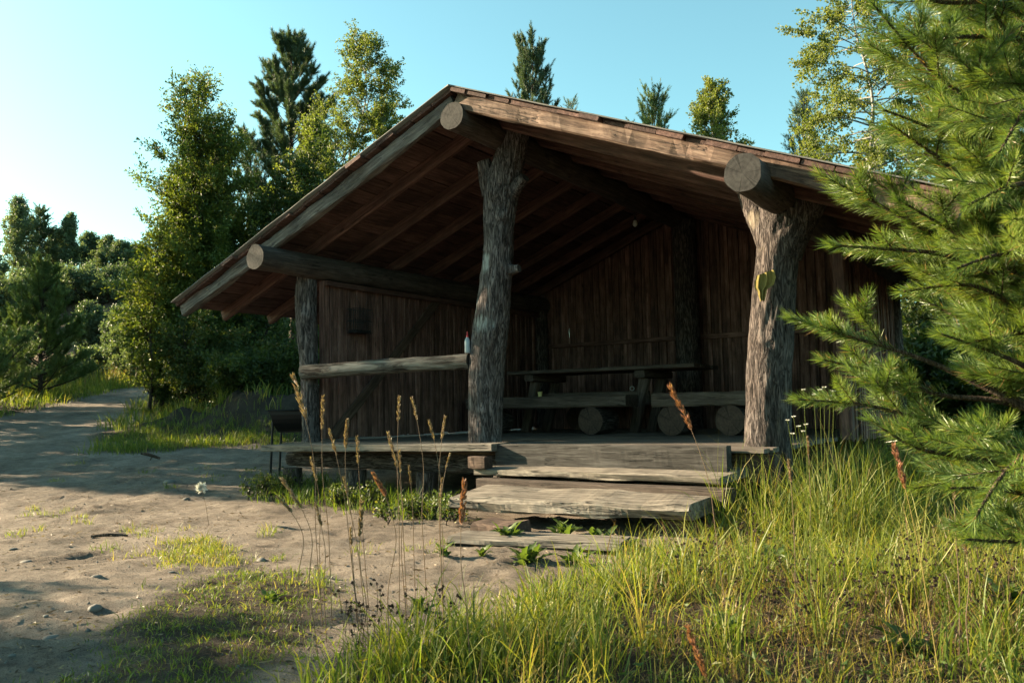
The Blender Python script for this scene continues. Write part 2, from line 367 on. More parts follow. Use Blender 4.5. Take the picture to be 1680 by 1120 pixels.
L_rust = leaf_mat('rusty_seed_head', [(0, (0.15, 0.06, 0.04)), (0.6, (0.26, 0.115, 0.07)), (1, (0.40, 0.22, 0.13))], 0.25)
L_weed = leaf_mat('weed_leaf', [(0, (0.045, 0.075, 0.020)), (0.7, (0.08, 0.12, 0.030)), (1, (0.19, 0.16, 0.04))], 0.4)
L_brown = leaf_mat('brown_flower_head', [(0, (0.022, 0.013, 0.010)), (1, (0.075, 0.042, 0.030))], 0.1)
L_white = leaf_mat('white_petal', [(0, (0.60, 0.58, 0.54)), (1, (0.75, 0.74, 0.70))], 0.04)
L_litter = leaf_mat('plant_litter', [(0, (0.05, 0.032, 0.022)), (0.6, (0.13, 0.085, 0.055)), (1, (0.26, 0.19, 0.12))], 0.15)

# ------------------------------------------------------------------ ground
def inpoly(x, y, poly):
    x = np.asarray(x); y = np.asarray(y); r = np.zeros(x.shape, bool); n = len(poly); j = n - 1
    for i in range(n):
        xi, yi = poly[i]; xj, yj = poly[j]
        c = ((yi > y) != (yj > y)) & (x < (xj - xi) * (y - yi) / (yj - yi + 1e-12) + xi); r ^= c; j = i
    return r
def tv(x, y):
    dx = np.asarray(x, float) - CAM[0]; dy = np.asarray(y, float) - CAM[1]
    return dx * FW2[0] + dy * FW2[1], dx * RT2[0] + dy * RT2[1]
def terrain(x, y):
    x = np.asarray(x, float); y = np.asarray(y, float); t, v = tv(x, y)
    z = -0.55 + np.interp(t, [-50, 6.5, 8, 9.7, 12, 15, 20, 25, 34, 60, 400], [0, 0, .03, .12, .30, .58, 1.12, 1.62, 2.2, 3.2, 6])
    q = v / np.maximum(t, 3.0)
    m = sstep(-0.12, -0.34, q)
    P = np.stack([x * .11, y * .11, x * 0], -1).reshape(-1, 3); nz = fbm(P, 4, 5).reshape(x.shape)
    z = z + m * 7.2 * sstep(36, 56, t + 5 * nz) + m * 3.0 * sstep(56, 140, t)
    z = z + (1 - m) * 3.0 * sstep(24, 70, t)
    # earth bank beside the track
    z = z + (0.40 + .45 * fbm(np.stack([x * 2.6, y * 2.6, x * 0 + 5], -1).reshape(-1, 3), 4, 8).reshape(x.shape)) * np.exp(-(((t - 14.8) / 0.85) ** 2 + ((v + 4.85) / 1.5) ** 2) ** 1.3)
    z = z + 0.32 * np.exp(-(((t - 14.8) / 1.0) ** 2 + ((v + 3.0) / 1.6) ** 2) ** 1.2)
    P1 = np.stack([x * 0.7, y * 0.7, x * 0], -1).reshape(-1, 3); P2 = np.stack([x * 4.2, y * 4.2, x * 0 + 3], -1).reshape(-1, 3)
    near = sstep(30, 10, t)
    z = z + 0.035 * fbm(P1, 3, 1).reshape(x.shape) + near * 0.024 * fbm(P2, 4, 2).reshape(x.shape)
    P3 = np.stack([x * 15, y * 15, x * 0 + 9], -1).reshape(-1, 3)
    z = z + near * 0.011 * np.abs(vnoise(P3, 4)).reshape(x.shape)
    # trodden hollows
    rp = np.random.default_rng(12); ht = rp.uniform(2.5, 10, 260); hv = rp.uniform(-.75, .25, 260) * ht
    sel = (t > 2) & (t < 11) & (v < 3) & (v > -8)
    if sel.any():
        ts = t[sel]; vs = v[sel]; dz = np.zeros(ts.shape)
        for a_, b_, c_, w_ in zip(ht, hv, rp.uniform(0, 3.1, 260), rp.uniform(.6, 1.4, 260)):
            m_ = (np.abs(ts - a_) < .35) & (np.abs(vs - b_) < .35)
            if m_.any():
                p_ = (ts[m_] - a_) * math.cos(c_) + (vs[m_] - b_) * math.sin(c_); q_ = -(ts[m_] - a_) * math.sin(c_) + (vs[m_] - b_) * math.cos(c_)
                rr_ = (p_ / (.13 * w_)) ** 2 + (q_ / (.055 * w_)) ** 2
                dz[m_] += -.013 * np.exp(-rr_ ** 1.5) + .007 * np.exp(-(np.sqrt(rr_) - 1.45) ** 2 * 6)
        z[sel] = z[sel] + dz
    # tyre tread pressed into the sand at the left
    a = (x + 0.55) * 0.90 + (y + 3.30) * 0.44; b = -(x + 0.55) * 0.44 + (y + 3.30) * 0.90
    tr = np.exp(-(b / 0.16) ** 4) * sstep(-2.0, -1.4, a) * sstep(1.2, 0.5, a)
    z = z + tr * (-0.012 + 0.011 * np.sin(b * 95))
    return z
def ground_z(x, y): return float(terrain(np.array([x]), np.array([y]))[0])
def gpt(px, py):
    """point of the ground seen at this place in the picture"""
    v = ray(px, py); s = np.geomspace(2.0, 200, 500) / (v @ FW2)
    for _ in range(3):
        P = CAM[None] + v[None] * s[:, None]
        u = np.nonzero(P[:, 2] < terrain(P[:, 0], P[:, 1]))[0]
        k = max(1, u[0]) if len(u) else len(s) - 1
        s = np.linspace(s[k - 1], s[k], 24)
    return CAM + v * s[-1]
def gpoly(pts): return [tuple(gpt(*p)[:2]) for p in pts]

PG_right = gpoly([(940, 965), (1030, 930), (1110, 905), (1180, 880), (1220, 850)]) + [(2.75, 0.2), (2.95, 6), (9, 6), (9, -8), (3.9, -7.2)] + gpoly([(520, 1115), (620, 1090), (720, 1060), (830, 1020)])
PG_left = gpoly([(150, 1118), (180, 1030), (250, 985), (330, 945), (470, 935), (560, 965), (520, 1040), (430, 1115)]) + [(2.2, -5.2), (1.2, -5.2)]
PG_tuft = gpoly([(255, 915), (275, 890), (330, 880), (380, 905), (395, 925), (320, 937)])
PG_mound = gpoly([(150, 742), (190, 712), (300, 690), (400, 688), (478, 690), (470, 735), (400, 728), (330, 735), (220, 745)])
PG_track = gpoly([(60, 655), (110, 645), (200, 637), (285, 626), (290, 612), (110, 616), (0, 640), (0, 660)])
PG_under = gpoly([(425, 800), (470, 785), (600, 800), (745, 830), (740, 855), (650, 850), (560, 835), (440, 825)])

tt = np.concatenate([np.arange(-14, 1.8, 0.6), np.arange(1.8, 8, 0.045), np.arange(8, 16, 0.11), np.arange(16, 30, 0.35), np.geomspace(30, 700, 60)])
vv = np.concatenate([-np.geomspace(500, 14, 40), np.arange(-13.8, -6, 0.22), np.arange(-6, 3.2, 0.05), np.arange(3.2, 12, 0.3), np.geomspace(12, 500, 36)])
TT, VV = np.meshgrid(tt, vv, indexing='ij')
GX = CAM[0] + TT * FW2[0] + VV * RT2[0]; GY = CAM[1] + TT * FW2[1] + VV * RT2[1]
GZ = terrain(GX, GY)
nv, nu = TT.shape
ii = (np.arange(nv - 1)[:, None] * nu + np.arange(nu - 1)[None, :])
GQ = np.stack([ii, ii + 1, ii + nu + 1, ii + nu], -1).reshape(-1, 4)
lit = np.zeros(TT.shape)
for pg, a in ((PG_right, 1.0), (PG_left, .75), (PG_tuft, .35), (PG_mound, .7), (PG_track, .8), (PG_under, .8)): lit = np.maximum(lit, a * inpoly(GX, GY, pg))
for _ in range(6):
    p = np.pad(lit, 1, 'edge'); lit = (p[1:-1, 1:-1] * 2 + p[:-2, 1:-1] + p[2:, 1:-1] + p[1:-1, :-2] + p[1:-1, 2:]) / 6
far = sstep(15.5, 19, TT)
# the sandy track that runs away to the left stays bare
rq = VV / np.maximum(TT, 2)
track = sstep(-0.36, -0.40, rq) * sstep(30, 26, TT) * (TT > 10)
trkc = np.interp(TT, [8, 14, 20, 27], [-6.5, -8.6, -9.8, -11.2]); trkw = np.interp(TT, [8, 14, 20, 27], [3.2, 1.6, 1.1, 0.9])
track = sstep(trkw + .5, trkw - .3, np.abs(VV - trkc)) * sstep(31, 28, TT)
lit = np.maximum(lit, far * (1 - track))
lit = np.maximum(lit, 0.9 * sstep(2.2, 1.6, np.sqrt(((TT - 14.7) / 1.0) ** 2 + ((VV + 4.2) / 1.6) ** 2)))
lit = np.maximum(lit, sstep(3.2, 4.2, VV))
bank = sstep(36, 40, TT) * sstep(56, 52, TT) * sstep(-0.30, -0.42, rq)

def ground_mat():
    m, t, N, L = newmat('sandy_ground'); tc = nd(t, 'ShaderNodeTexCoord'); v = tc.outputs['Object']
    n1 = noise(t, v, 1.3, 6, 0.65); n2 = noise(t, v, 9, 6, 0.7); n3 = noise(t, v, 60, 6, 0.8); n4 = noise(t, v, 150, 3, 0.7)
    k = math_n(t, 'ADD', math_n(t, 'MULTIPLY', n1.outputs[0], 0.45), math_n(t, 'ADD', math_n(t, 'MULTIPLY', n2.outputs[0], 0.35), math_n(t, 'MULTIPLY', n3.outputs[0], 0.2)))
    sand = ramp(t, [(0.36, (0.062, 0.050, 0.042)), (0.47, (0.165, 0.135, 0.111)), (0.62, (0.305, 0.255, 0.212))], k).outputs[0]
    speck = ramp(t, [(0.34, (0.30, 0.28, 0.27)), (0.45, (1, 1, 1)), (0.60, (1, 1, 1)), (0.70, (1.35, 1.35, 1.38))], n4.outputs[0]).outputs[0]
    sand = mix_c(t, 1.0, sand, speck, 'MULTIPLY')
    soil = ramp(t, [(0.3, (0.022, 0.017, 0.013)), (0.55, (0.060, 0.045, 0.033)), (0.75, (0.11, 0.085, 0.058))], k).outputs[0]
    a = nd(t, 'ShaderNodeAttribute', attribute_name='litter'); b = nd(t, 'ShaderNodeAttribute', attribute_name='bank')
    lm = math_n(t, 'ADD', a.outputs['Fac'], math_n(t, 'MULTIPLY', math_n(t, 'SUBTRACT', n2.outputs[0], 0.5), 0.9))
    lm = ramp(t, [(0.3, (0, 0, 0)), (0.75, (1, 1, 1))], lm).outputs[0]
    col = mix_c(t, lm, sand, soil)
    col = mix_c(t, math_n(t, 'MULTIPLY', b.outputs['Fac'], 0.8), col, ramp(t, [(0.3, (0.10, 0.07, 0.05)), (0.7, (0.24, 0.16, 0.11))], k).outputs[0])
    h = math_n(t, 'ADD', math_n(t, 'MULTIPLY', n2.outputs[0], 0.5), math_n(t, 'ADD', math_n(t, 'MULTIPLY', n3.outputs[0], 0.4), math_n(t, 'MULTIPLY', n4.outputs[0], 0.30)))
    out_principled(t, col, 0.95, bump(t, h, 1.0, 0.045), spec=0.15); return m
M_ground = ground_mat()
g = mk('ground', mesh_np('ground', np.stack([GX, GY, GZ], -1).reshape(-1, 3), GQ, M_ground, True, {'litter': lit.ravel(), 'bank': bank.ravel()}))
tag(g, kind='structure')

# ------------------------------------------------------------------ shelter
rng = np.random.default_rng(7)
SH = empty('picnic_shelter', (0, 0, -0.5), 'open-fronted brown timber shelter with gable roof carried on tree-trunk posts', 'shelter')
def board_mesh(name, L, w, t, mat, seed, segs=5, wear=0.004, bow=0.003, cut0=0.0, cut1=0.0, ch=None):
    r = np.random.default_rng(seed); ch = min(w, t) * 0.14 if ch is None else ch
    y = w / 2; z = t / 2
    sec = np.array([[-y + ch, -z], [y - ch, -z], [y, -z + ch], [y, z - ch], [y - ch, z], [-y + ch, z], [-y, z - ch], [-y, -z + ch]])
    xs = np.linspace(0, L, segs + 1); V = []
    b1 = r.normal(0, bow); b2 = r.normal(0, bow)
    fr_ = 3.5 if segs > 10 else segs / L * .9
    NZ = [fbm(np.stack([xs * fr_ + 31.7 * seed, np.full(segs + 1, 7.3 * j), np.zeros(segs + 1)], 1), 3, seed % 97) * wear * 2.4 for j in range(16)]
    for k, x in enumerate(xs):
        s = sec + np.array([[NZ[j][k], .5 * NZ[8 + j][k]] for j in range(8)])
        s[:, 0] += b1 * math.sin(math.pi * x / L); s[:, 1] += b2 * math.sin(math.pi * x / L)
        dx = np.zeros(8)
        if k == 0: dx = cut0 * s[:, 0]
        if k == segs: dx = cut1 * s[:, 0]
        V.append(np.stack([x + dx, s[:, 0], s[:, 1]], 1))
    V = np.vstack(V); i = np.arange(segs)[:, None] * 8; j = np.arange(8)[None, :]; j2 = (j + 1) % 8
    Q = np.stack([i + j, i + 8 + j, i + 8 + j2, i + j2], -1).reshape(-1, 4)
    E8 = np.array([np.arange(8), segs * 8 + np.arange(8)[::-1]])
    return mesh_np(name, V, [Q, E8], mat, False)
SEED = [100]
def board(name, parent, o, xdir, up, L, w, t, mat, **kw):
    SEED[0] += 1
    return mk(name, board_mesh(name, L, w, t, mat, SEED[0], **kw), parent, frame(o, xdir, up))
def barkdisp(amp, f=20, zs=0.22, seed=0, lump=0.02, extra=None):
    def d(P, th, s, R):
        q = np.stack([np.cos(th) * R * f, np.sin(th) * R * f, s * f * zs], 1)
        a = 1 - np.abs(fbm(q, 3, seed)) * 2.2
        b = fbm(np.stack([np.cos(th) * 1.3, np.sin(th) * 1.3, s * 1.6], 1), 3, seed + 9)
        r = amp * a + lump * b
        if extra is not None: r = r + extra(P)
        return r
    return d
def log(name, parent, a, b, r0, r1, mat, endmat, ns=40, n=60, amp=0.004, seed=0, lump=0.012, peel=0.0):
    """round log from a to b; the near end's face lies at the object's origin, local z along the log"""
    a = np.array(a, float); b = np.array(b, float); L = np.linalg.norm(b - a)
    V, Q, T = tube([[0, 0, 0], [0, 0, L]], [r0, r1], ns, n, barkdisp(amp, 14, 0.1, seed, lump))
    me = mesh_np(name, V, [Q, T], [mat, endmat], True, {'rnd': np.full(len(V), peel)}, np.concatenate([np.zeros(len(Q)), np.ones(len(T))]))
    z = Vector((b - a) / L); x = Vector((0, 0, 1)).cross(z).normalized() if abs(z[2]) < .9 else Vector((1, 0, 0)); y = z.cross(x)
    M = Matrix(((x[0], y[0], z[0], a[0]), (x[1], y[1], z[1], a[1]), (x[2], y[2], z[2], a[2]), (0, 0, 0, 1)))
    return mk(name, me, parent, M)

XL, XR, HE, HR = -2.37, 2.63, 1.883, 2.892
SL = 0.40; RT_Z = 3.165; YF, YB = -0.50, 5.45; XE = 3.98
sl = math.atan(SL); cs, sn = math.cos(sl), math.sin(sl)
# round logs that carry the roof
log('ridge_log', SH, (0, -0.50, HR), (0, 5.3, HR), 0.118, 0.14, M_log, M_end, seed=3)
log('eave_log', SH, (XL, -0.69, HE), (XL, 5.2, HE), 0.122, 0.14, M_log, M_end, seed=4)
log('eave_log', SH, (XR, -0.69, HE), (XR, 5.2, HE), 0.128, 0.15, M_log, M_end, seed=5)

# roof: felt on top, boards below it, rafters below them
def felt():
    s = Soup()
    for sg in (-1, 1):
        nx, ny = 46, 40
        d = np.linspace(0, 1, nx); e = np.linspace(0, 1, ny)
        D, Ee = np.meshgrid(d, e, indexing='ij')
        Pn = np.stack([D.ravel() * 9 + 20 * sg, Ee.ravel() * 9, D.ravel() * 0], 1)
        w = fbm(Pn * 1.7, 3, 31).reshape(D.shape)
        X = sg * D * (XE + 0.03 * w); Y = (YF - 0.045) + Ee * (YB - YF + 0.08) + 0.02 * w * (np.abs(Ee - .5) > .49)
        Z = RT_Z - np.abs(X) * SL + 0.006 * w
        lay = []
        top = np.stack([X, Y, Z], -1).reshape(-1, 3); bot = top - np.array([0, 0, 0.011])
        n = nx * ny; i = (np.arange(nx - 1)[:, None] * ny + np.arange(ny - 1)[None, :])
        q = np.stack([i, i + ny, i + ny + 1, i + 1], -1).reshape(-1, 4)
        if sg < 0: q = q[:, ::-1]
        Q = [q, q[:, ::-1] + n]
        def edge(ix): 
            a = ix[:-1]; b = ix[1:]; return np.stack([a, b, b + n, a + n], 1)
        for ix in (np.arange(ny), (nx - 1) * ny + np.arange(ny), np.arange(nx) * ny, np.arange(nx) * ny + ny - 1): Q.append(edge(ix))
        s.add(np.vstack([top, bot]), np.vstack(Q))
    return s.build('roof', M_felt, SH, True)
ROOF = felt()
slope_len = XE / cs
for sg in (-1, 1):
    d = 0.02
    while d < slope_len - 0.02:
        w = min(rng.uniform(0.17, 0.27), slope_len - d)
        c = d + w / 2; z = RT_Z - 0.0115 - 0.020 - c * sn; x = sg * c * cs
        y0 = YF + rng.normal(0.0, 0.022)
        board('roof_board', ROOF, (x - sg * 0.012 * sn, y0, z), (0, 1, 0), (sg * sn, 0, cs), YB - y0 - 0.03 + rng.normal(0, .01), w - rng.uniform(0.004, 0.012), rng.uniform(0.026, 0.034), M_roofb, segs=6, wear=0.0025)
        d += w
RY = [-0.425, 0.14, 0.81, 1.48, 2.15, 2.82, 3.49, 4.16, 4.70, 5.35]
for k, y in enumerate(RY):
    for sg in (-1, 1):
        h = 0.138 if k == 0 else 0.13
        off = RT_Z - 0.0115 - 0.040 - h / 2 / cs
        o = (sg * 0.012 if sg > 0 else -0.012, y, off - 0.012 * SL)
        o = (sg * 0.012, y, off - 0.012 * SL)
        b = board('rafter', ROOF, o, (sg * cs, 0, -sn), (sg * sn, 0, cs), (XE - 0.07 + rng.normal(0, .015)) / cs, 0.075 if k == 0 else 0.07, h, (M_fasc if sg > 0 else M_fascL) if k == 0 else M_raft, segs=60 if k == 0 else 14, wear=0.012 if k == 0 else .003, bow=0.008, cut0=0, cut1=0, ch=0.016)
        if k == 0: tag(b, 'weathered front rafter with wavy natural edge')
# flashing bracket left out of sight; small hooks under the ridge come later

# tree-trunk posts
def ppath(pts, Y):
    out = []; rad = []
    for (x0, x1, y) in pts:
        a = hit(x0, y, 1, Y); b = hit(x1, y, 1, Y); c = (a + b) / 2
        t_ = (c - CAM) @ FW2; out.append(c); rad.append((x1 - x0) / 2 / F_PX * t_)
    return out, rad
def bumpf(spots):
    S = [(np.array(c, float), a, s) for c, a, s in spots]
    def e(P):
        r = np.zeros(len(P))
        for c, a, s in S: r = r + a * np.exp(-((P - c) ** 2).sum(1) / s ** 2)
        return r
    return e
def bareattr(V, spots):
    r = np.zeros(len(V))
    for c, (sx, sz), a in spots:
        q = V - np.array(c); r = np.maximum(r, .66 * a * np.exp(-((q[:, 0] ** 2 + q[:, 1] ** 2) / sx ** 2 + (q[:, 2] / sz) ** 2) ** 2))
    return r
def surf(px, py, Y, depth): return hit(px, py, 1, Y) - depth * FW2
# centre post
YC = 0.30
pp, pr = ppath([(766, 827, 735), (767, 826, 715), (766, 828, 650), (766, 831, 600), (770, 835, 560), (776, 841, 520), (783, 842, 480), (788, 843, 440), (791, 846, 400), (791, 848, 350), (793, 855, 310), (803, 862, 275), (815, 868, 245), (822, 872, 222)], YC)
pp[-1] = pp[-1] + np.array([0, 0, .03])
cs_ = Soup()
knob = surf(768, 527, YC, 0.02); kn2 = surf(842, 440, YC, 0.0); kn3 = surf(812, 325, YC, .14); kn4 = surf(822, 358, YC, .14)
ex = bumpf([(knob, 0.085, 0.085), (kn2, 0.04, 0.055), (kn3, 0.04, 0.05), (kn3, -.035, .022), (kn4, .04, .045), (kn4, -.03, .02), (surf(800, 560, YC, .15), 0.012, .12), (surf(790, 455, YC, .05), .012, .06)])
P, R, S = resample(pp, [x * .88 for x in pr], 150)
V, Q, T = tube(P, R, 84, None, barkdisp(0.011, 25, 0.15, 2, 0.014, ex))
bare = bareattr(V, [(surf(800, 438, YC, .13), (.09, .17), .95), (surf(782, 500, YC, .10), (.10, .17), .95), (surf(795, 535, YC, .15), (.16, .13), .85), (surf(818, 358, YC, .15), (.05, .05), .7)])
cs_.add(V, Q, T, bare)
def stub(s, path, rad, a=0.0, ns=28, n=24, seed=5, amp=.007, ti=None): s.tube(path, rad, ns, n, barkdisp(amp, 20, 0.25, seed, 0.008), True, a, 0, ti)
st0 = (hit(808, 318, 1, YC)); st1 = hit(800, 288, 1, YC - .04); st2 = hit(793, 264, 1, YC - .08)
stub(cs_, [st0, st1, st2], [.10, .085, .062], ti=1)
stub(cs_, [hit(840, 315, 1, YC), hit(853, 300, 1, YC - .02), hit(862, 291, 1, YC - .03)], [.07, .055, .04], seed=6, ti=1)
stub(cs_, [hit(838, 442, 1, YC), hit(848, 441, 1, YC - .02), hit(852, 440, 1, YC - .02)], [.05, .034, .03], ns=16, n=10, seed=7, ti=1)
b0 = pp[0].copy()
PC = cs_.build('post', [M_bark, M_end], SH, True, b0); tag(PC, 'thick grey tree-trunk post with knots and a cut branch stub')
# right forked post
YR = 0.30
pp, pr = ppath([(1218, 1302, 800), (1221, 1298, 740), (1223, 1297, 690), (1225, 1299, 640), (1226, 1301, 590), (1230, 1303, 540), (1234, 1306, 490), (1239, 1309, 440), (1243, 1314, 400), (1240, 1325, 365), (1240, 1335, 345)], YR)
pp[0] = np.array([pp[1][0], pp[1][1], -0.62])
P, R, S = resample(pp, [x * .91 for x in pr], 120)
s = Soup(); kn = surf(1253, 568, YR, .16)
V, Q, T = tube(P, R, 84, None, barkdisp(0.013, 23, 0.14, 12, 0.014, bumpf([(kn, .022, .09), (kn, -.03, .035)])))
bare = bareattr(V, [(surf(1238, 385, YR, .1), (.09, .13), .9), (surf(1242, 415, YR, .13), (.06, .05), .8), (surf(1285, 410, YR, .14), (.11, .12), .75), (kn, (.05, .06), .8), (surf(1268, 690, YR, .17), (.08, .2), .62)])
s.add(V, Q, T, bare)
def fork(pts, seed):
    q, r = ppath(pts, YR); r = [x * 1.0 for x in r]
    Vf, Qf, Tf = tube(*resample(q, r, 46)[:2], 48, None, barkdisp(0.012, 23, 0.15, seed, 0.010))
    s.add(Vf, Qf, Tf, bareattr(Vf, [(surf(1232, 365, YR, .1), (.09, .13), .9)]))
fork([(1250, 1308, 420), (1240, 1300, 392), (1230, 1282, 365), (1221, 1266, 340), (1211, 1250, 312), (1206, 1240, 292)], 14)
fork([(1248, 1312, 420), (1254, 1322, 392), (1272, 1336, 365), (1289, 1349, 340), (1302, 1364, 312), (1312, 1376, 285)], 15)
PRT = s.build('post', [M_bark2, M_end], SH, True, P[0]); tag(PRT, 'forked tree-trunk post cradling the right eave log')
# left post
YLp = 0.10
pp, pr = ppath([(498, 524, 735), (497, 522, 700), (495, 522, 650), (494, 521, 600), (489, 520, 540), (486, 518, 500), (487, 518, 460), (490, 518, 435), (493, 518, 425)], YLp)
s = Soup(); P, R, S = resample(pp, pr, 90)
V, Q, T = tube(P, R, 56, None, barkdisp(0.012, 22, 0.18, 22, 0.010)); s.add(V, Q, T, 0.0)
s.build('post', [M_bark, M_end], SH, True, P[0])
# back posts
for k, (x, y, zt, r) in enumerate([(0.08, 4.62, 2.85, .17), (XL + .02, 4.72, 1.8, .12), (XR, 4.75, 1.8, .12)]):
    s = Soup(); s.tube([(x, y, -.4), (x + .01, y, zt * .5), (x, y, zt)], [r, r * .95, r * .9], 32, 40, barkdisp(.008, 18, .2, 40 + k, .01), True)
    s.build('post', [M_bark2, M_end], SH, True, (x, y, -.4))

# walls: a mesh of rails with each board on it
def wall(name, rails):
    s = Soup()
    for c, h, M in rails: s.box(c, h, M)
    return s.build(name, M_dark, SH, False, np.array(rails[0][0]))
def rot_yz(dy, dz):
    a = math.atan2(dz, dy); return np.array([[1, 0, 0], [0, math.cos(a), -math.sin(a)], [0, math.sin(a), math.cos(a)]])
wl = wall('left_wall', [((XL - .06, 2.45, .10), (.035, 2.24, .04), None)])
def boards(wall_, p0, d, up, L, tops, wr=(.09, .16), base=0.0, z0=0.02):
    """boards side by side from p0 along d; narrower cover boards lie over the joints"""
    p0 = np.array(p0, float); d = np.array(d, float); up = np.array(up, float); u = 0.0
    while u < L - 0.02:
        w = min(rng.uniform(*wr), L - u); c = p0 + d * (u + w / 2); h = tops(c)
        board('board', wall_, c + np.array([0, 0, z0 + rng.uniform(-.01, .01)]), (0, 0, 1), up, h - z0, w - .004, .022, M_wall, segs=5, wear=.0012, bow=.002)
        u += w
        if u < L - 0.03 and rng.random() < .9:
            c = p0 + d * u + up * .0245; wb_ = rng.uniform(.03, .075)
            board('cover_board', wall_, c + np.array([0, 0, z0 + rng.uniform(-.01, .02)]), (0, 0, 1), up, tops(c) - z0 - .01, wb_, .022, M_wall, segs=5, wear=.0015, bow=.003)
boards(wl, (XL, .235, 0), (0, 1, 0), (1, 0, 0), 4.66, lambda c: 1.74)
bm = board('brace', wl, (XL + .055, 0.33, 0.05), (0, 1.88, 1.69), (1, 0, 0), math.hypot(1.88, 1.69), 0.11, 0.03, M_dark)
board('top_rail', wl, (XL + .06, .22, 1.715), (0, 1, 0), (1, 0, 0), 4.4, 0.06, 0.045, M_raft, segs=8)
board('corner_trim', wl, (XL + .012, .215, 0.02), (0, 0, 1), (0, -1, 0), 1.72, 0.07, 0.03, M_wall)
wb = wall('back_wall', [((.15, 4.90, 0.10), (2.45, .03, .04), None)])
for x0, x1 in ((-2.33, 0.075), (0.08, 2.55)):
    boards(wb, (x0, 4.845, 0), (1, 0, 0), (0, -1, 0), x1 - x0, lambda c: RT_Z - 0.065 - abs(c[0]) * SL, z0=-.05)
    board('rail', wb, (x0, 4.787, 1.25), (1, 0, 0), (0, -1, 0), x1 - x0, 0.06, 0.04, M_wall, segs=6)
board('top_trim', wb, (-2.2, 4.765, RT_Z - .11 - 2.2 * SL), (cs, 0, sn), (0, -1, 0), 2.08 / cs, .06, .03, M_wall)
board('top_trim', wb, (.28, 4.765, RT_Z - .11 - .28 * SL), (cs, 0, -sn), (0, -1, 0), 2.24 / cs, .06, .03, M_wall)
wr = wall('right_wall', [((XR - .03, 3.6, .12), (.03, 1.5, .04), None)])
boards(wr, (XR + .018, 2.2, 0), (0, 1, 0), (1, 0, 0), 2.95, lambda c: 1.80, (.08, .13), z0=-.06)
board('corner_post', wr, (XR, 2.13, -0.03), (0, 0, 1), (1, 0, 0), 1.80, 0.12, 0.12, M_raft, segs=6)

# deck
s = Soup()
for y in (-0.05, 1.6, 3.2, 4.7): s.box((0.1, y, -0.15), (2.5, .07, .10))
DK = s.build('deck', M_dark, SH, False, (0.1, 0, -.15))
y = -0.20
while y < 4.8:
    w = rng.uniform(.125, .15)
    board('deck_board', DK, (-2.5 + rng.normal(0, .01), y + w / 2, -0.022), (1, 0, 0), (0, 0, 1), 5.05, w - .006, .032, M_deck, segs=8, wear=.0015)
    y += w
for x, y in ((-2.3, -.25), (-1.45, -.2), (-.55, -.22), (.3, -.2), (-2.3, 1.6), (2.4, 1.6)):
    zg = ground_z(x, y)
    s = Soup(); s.tube([(x, y, zg - .1), (x, y, -.255)], [.10, .095], 20, 16, barkdisp(.006, 18, .2, int(x * 10) % 50, .01))
    s.build('support_stump', [M_bark2, M_end2], DK, True, (x, y, zg))
log('ground_beam', DK, (-2.50, -.10, -.17), (.36, -.10, -.18), .07, .08, M_bark2, M_end2, ns=28, n=50, amp=.006, seed=51)
# thick plank along the front left, rough beam along the front right
pl = board('front_plank', SH, (-2.48, -0.36, -0.045), (1, 0.03, 0.013), (0, 0, 1), 2.80, 0.30, 0.062, M_grey, segs=40, wear=.004, ch=.006)
sb = board('front_beam', SH, (0.30, -0.28, -0.082), (1, 0, 0.004), (0, 0, 1), 2.02, 0.10, 0.19, M_beam, segs=40, wear=.004, ch=.006)
board('support_block', SH, (0.16, -.48, -.13), (1, 0, 0), (0, 0, 1), .17, .12, .10, M_dark, ch=.008)
# handrail
ra = hit(497, 610, 1, -0.02); rb = hit(772, 592, 1, 0.20)
log('handrail', SH, ra, rb, .070, .078, M_railb, M_end, ns=40, n=90, amp=.005, seed=61, lump=.018, peel=.5)

# steps
ST = empty('timber_steps', (1.4, -1.0, -.55), 'rough timber steps leading up to the shelter deck', 'steps')
def step(name, px0, px1, z, depth, th, tilt=0.0, mat=M_step, wear=.007, segs=40):
    a = hit(px0[0], px0[1], 2, z); b = hit(px1[0], px1[1], 2, z); dx = (b - a); dx[2] = 0; L = np.linalg.norm(dx); dx /= L
    n = np.array([-dx[1], dx[0], 0]); up = UP - n * tilt; up /= np.linalg.norm(up); n2 = np.cross(up, dx)
    o = a + n2 * depth / 2 - up * th / 2
    return board(name, ST, o, dx, up, L, depth, th, mat, segs=segs, wear=wear, ch=.024 if wear > .01 else .010, bow=.004, cut0=.06, cut1=.10 if th > .1 else .14)
step('tread', (779, 769), (1188, 783), -0.185, .44, .058, .10, wear=.009)
step('riser', (782, 784), (1190, 803), -0.255, .16, .10, mat=M_riser, wear=.004)
step('tread', (739, 815), (1140, 831), -0.335, .54, .100, .085, wear=.017)
for (px, py) in ((790, 880), (1100, 880)):
    q = gpt(px, py); q = q + np.array([.0, .22, 0]); s = Soup()
    board('support_block', ST, (q[0] - .14, q[1], -.515), (1, 0, 0), (0, 0, 1), .3, .3, .11, M_dark, ch=.02, wear=.012)
def ground_plank():
    a = gpt(733, 893); b = gpt(1015, 912); d = b - a; L = np.linalg.norm(d[:2]); d = d / L; zz = max(a[2], b[2]) + .022
    o = np.array([a[0], a[1], zz]) + np.array([-d[1], d[0], 0]) * .16
    me = board_mesh('ground_plank', L, .32, .05, M_step, 991, segs=30, wear=.010, ch=.012)
    p = mk('ground_plank', me, None, frame(o, (d[0], d[1], 0.0), (0, 0, 1)))
    tag(p, 'pale weathered plank lying on the sand below the lowest step', 'plank')
ground_plank()

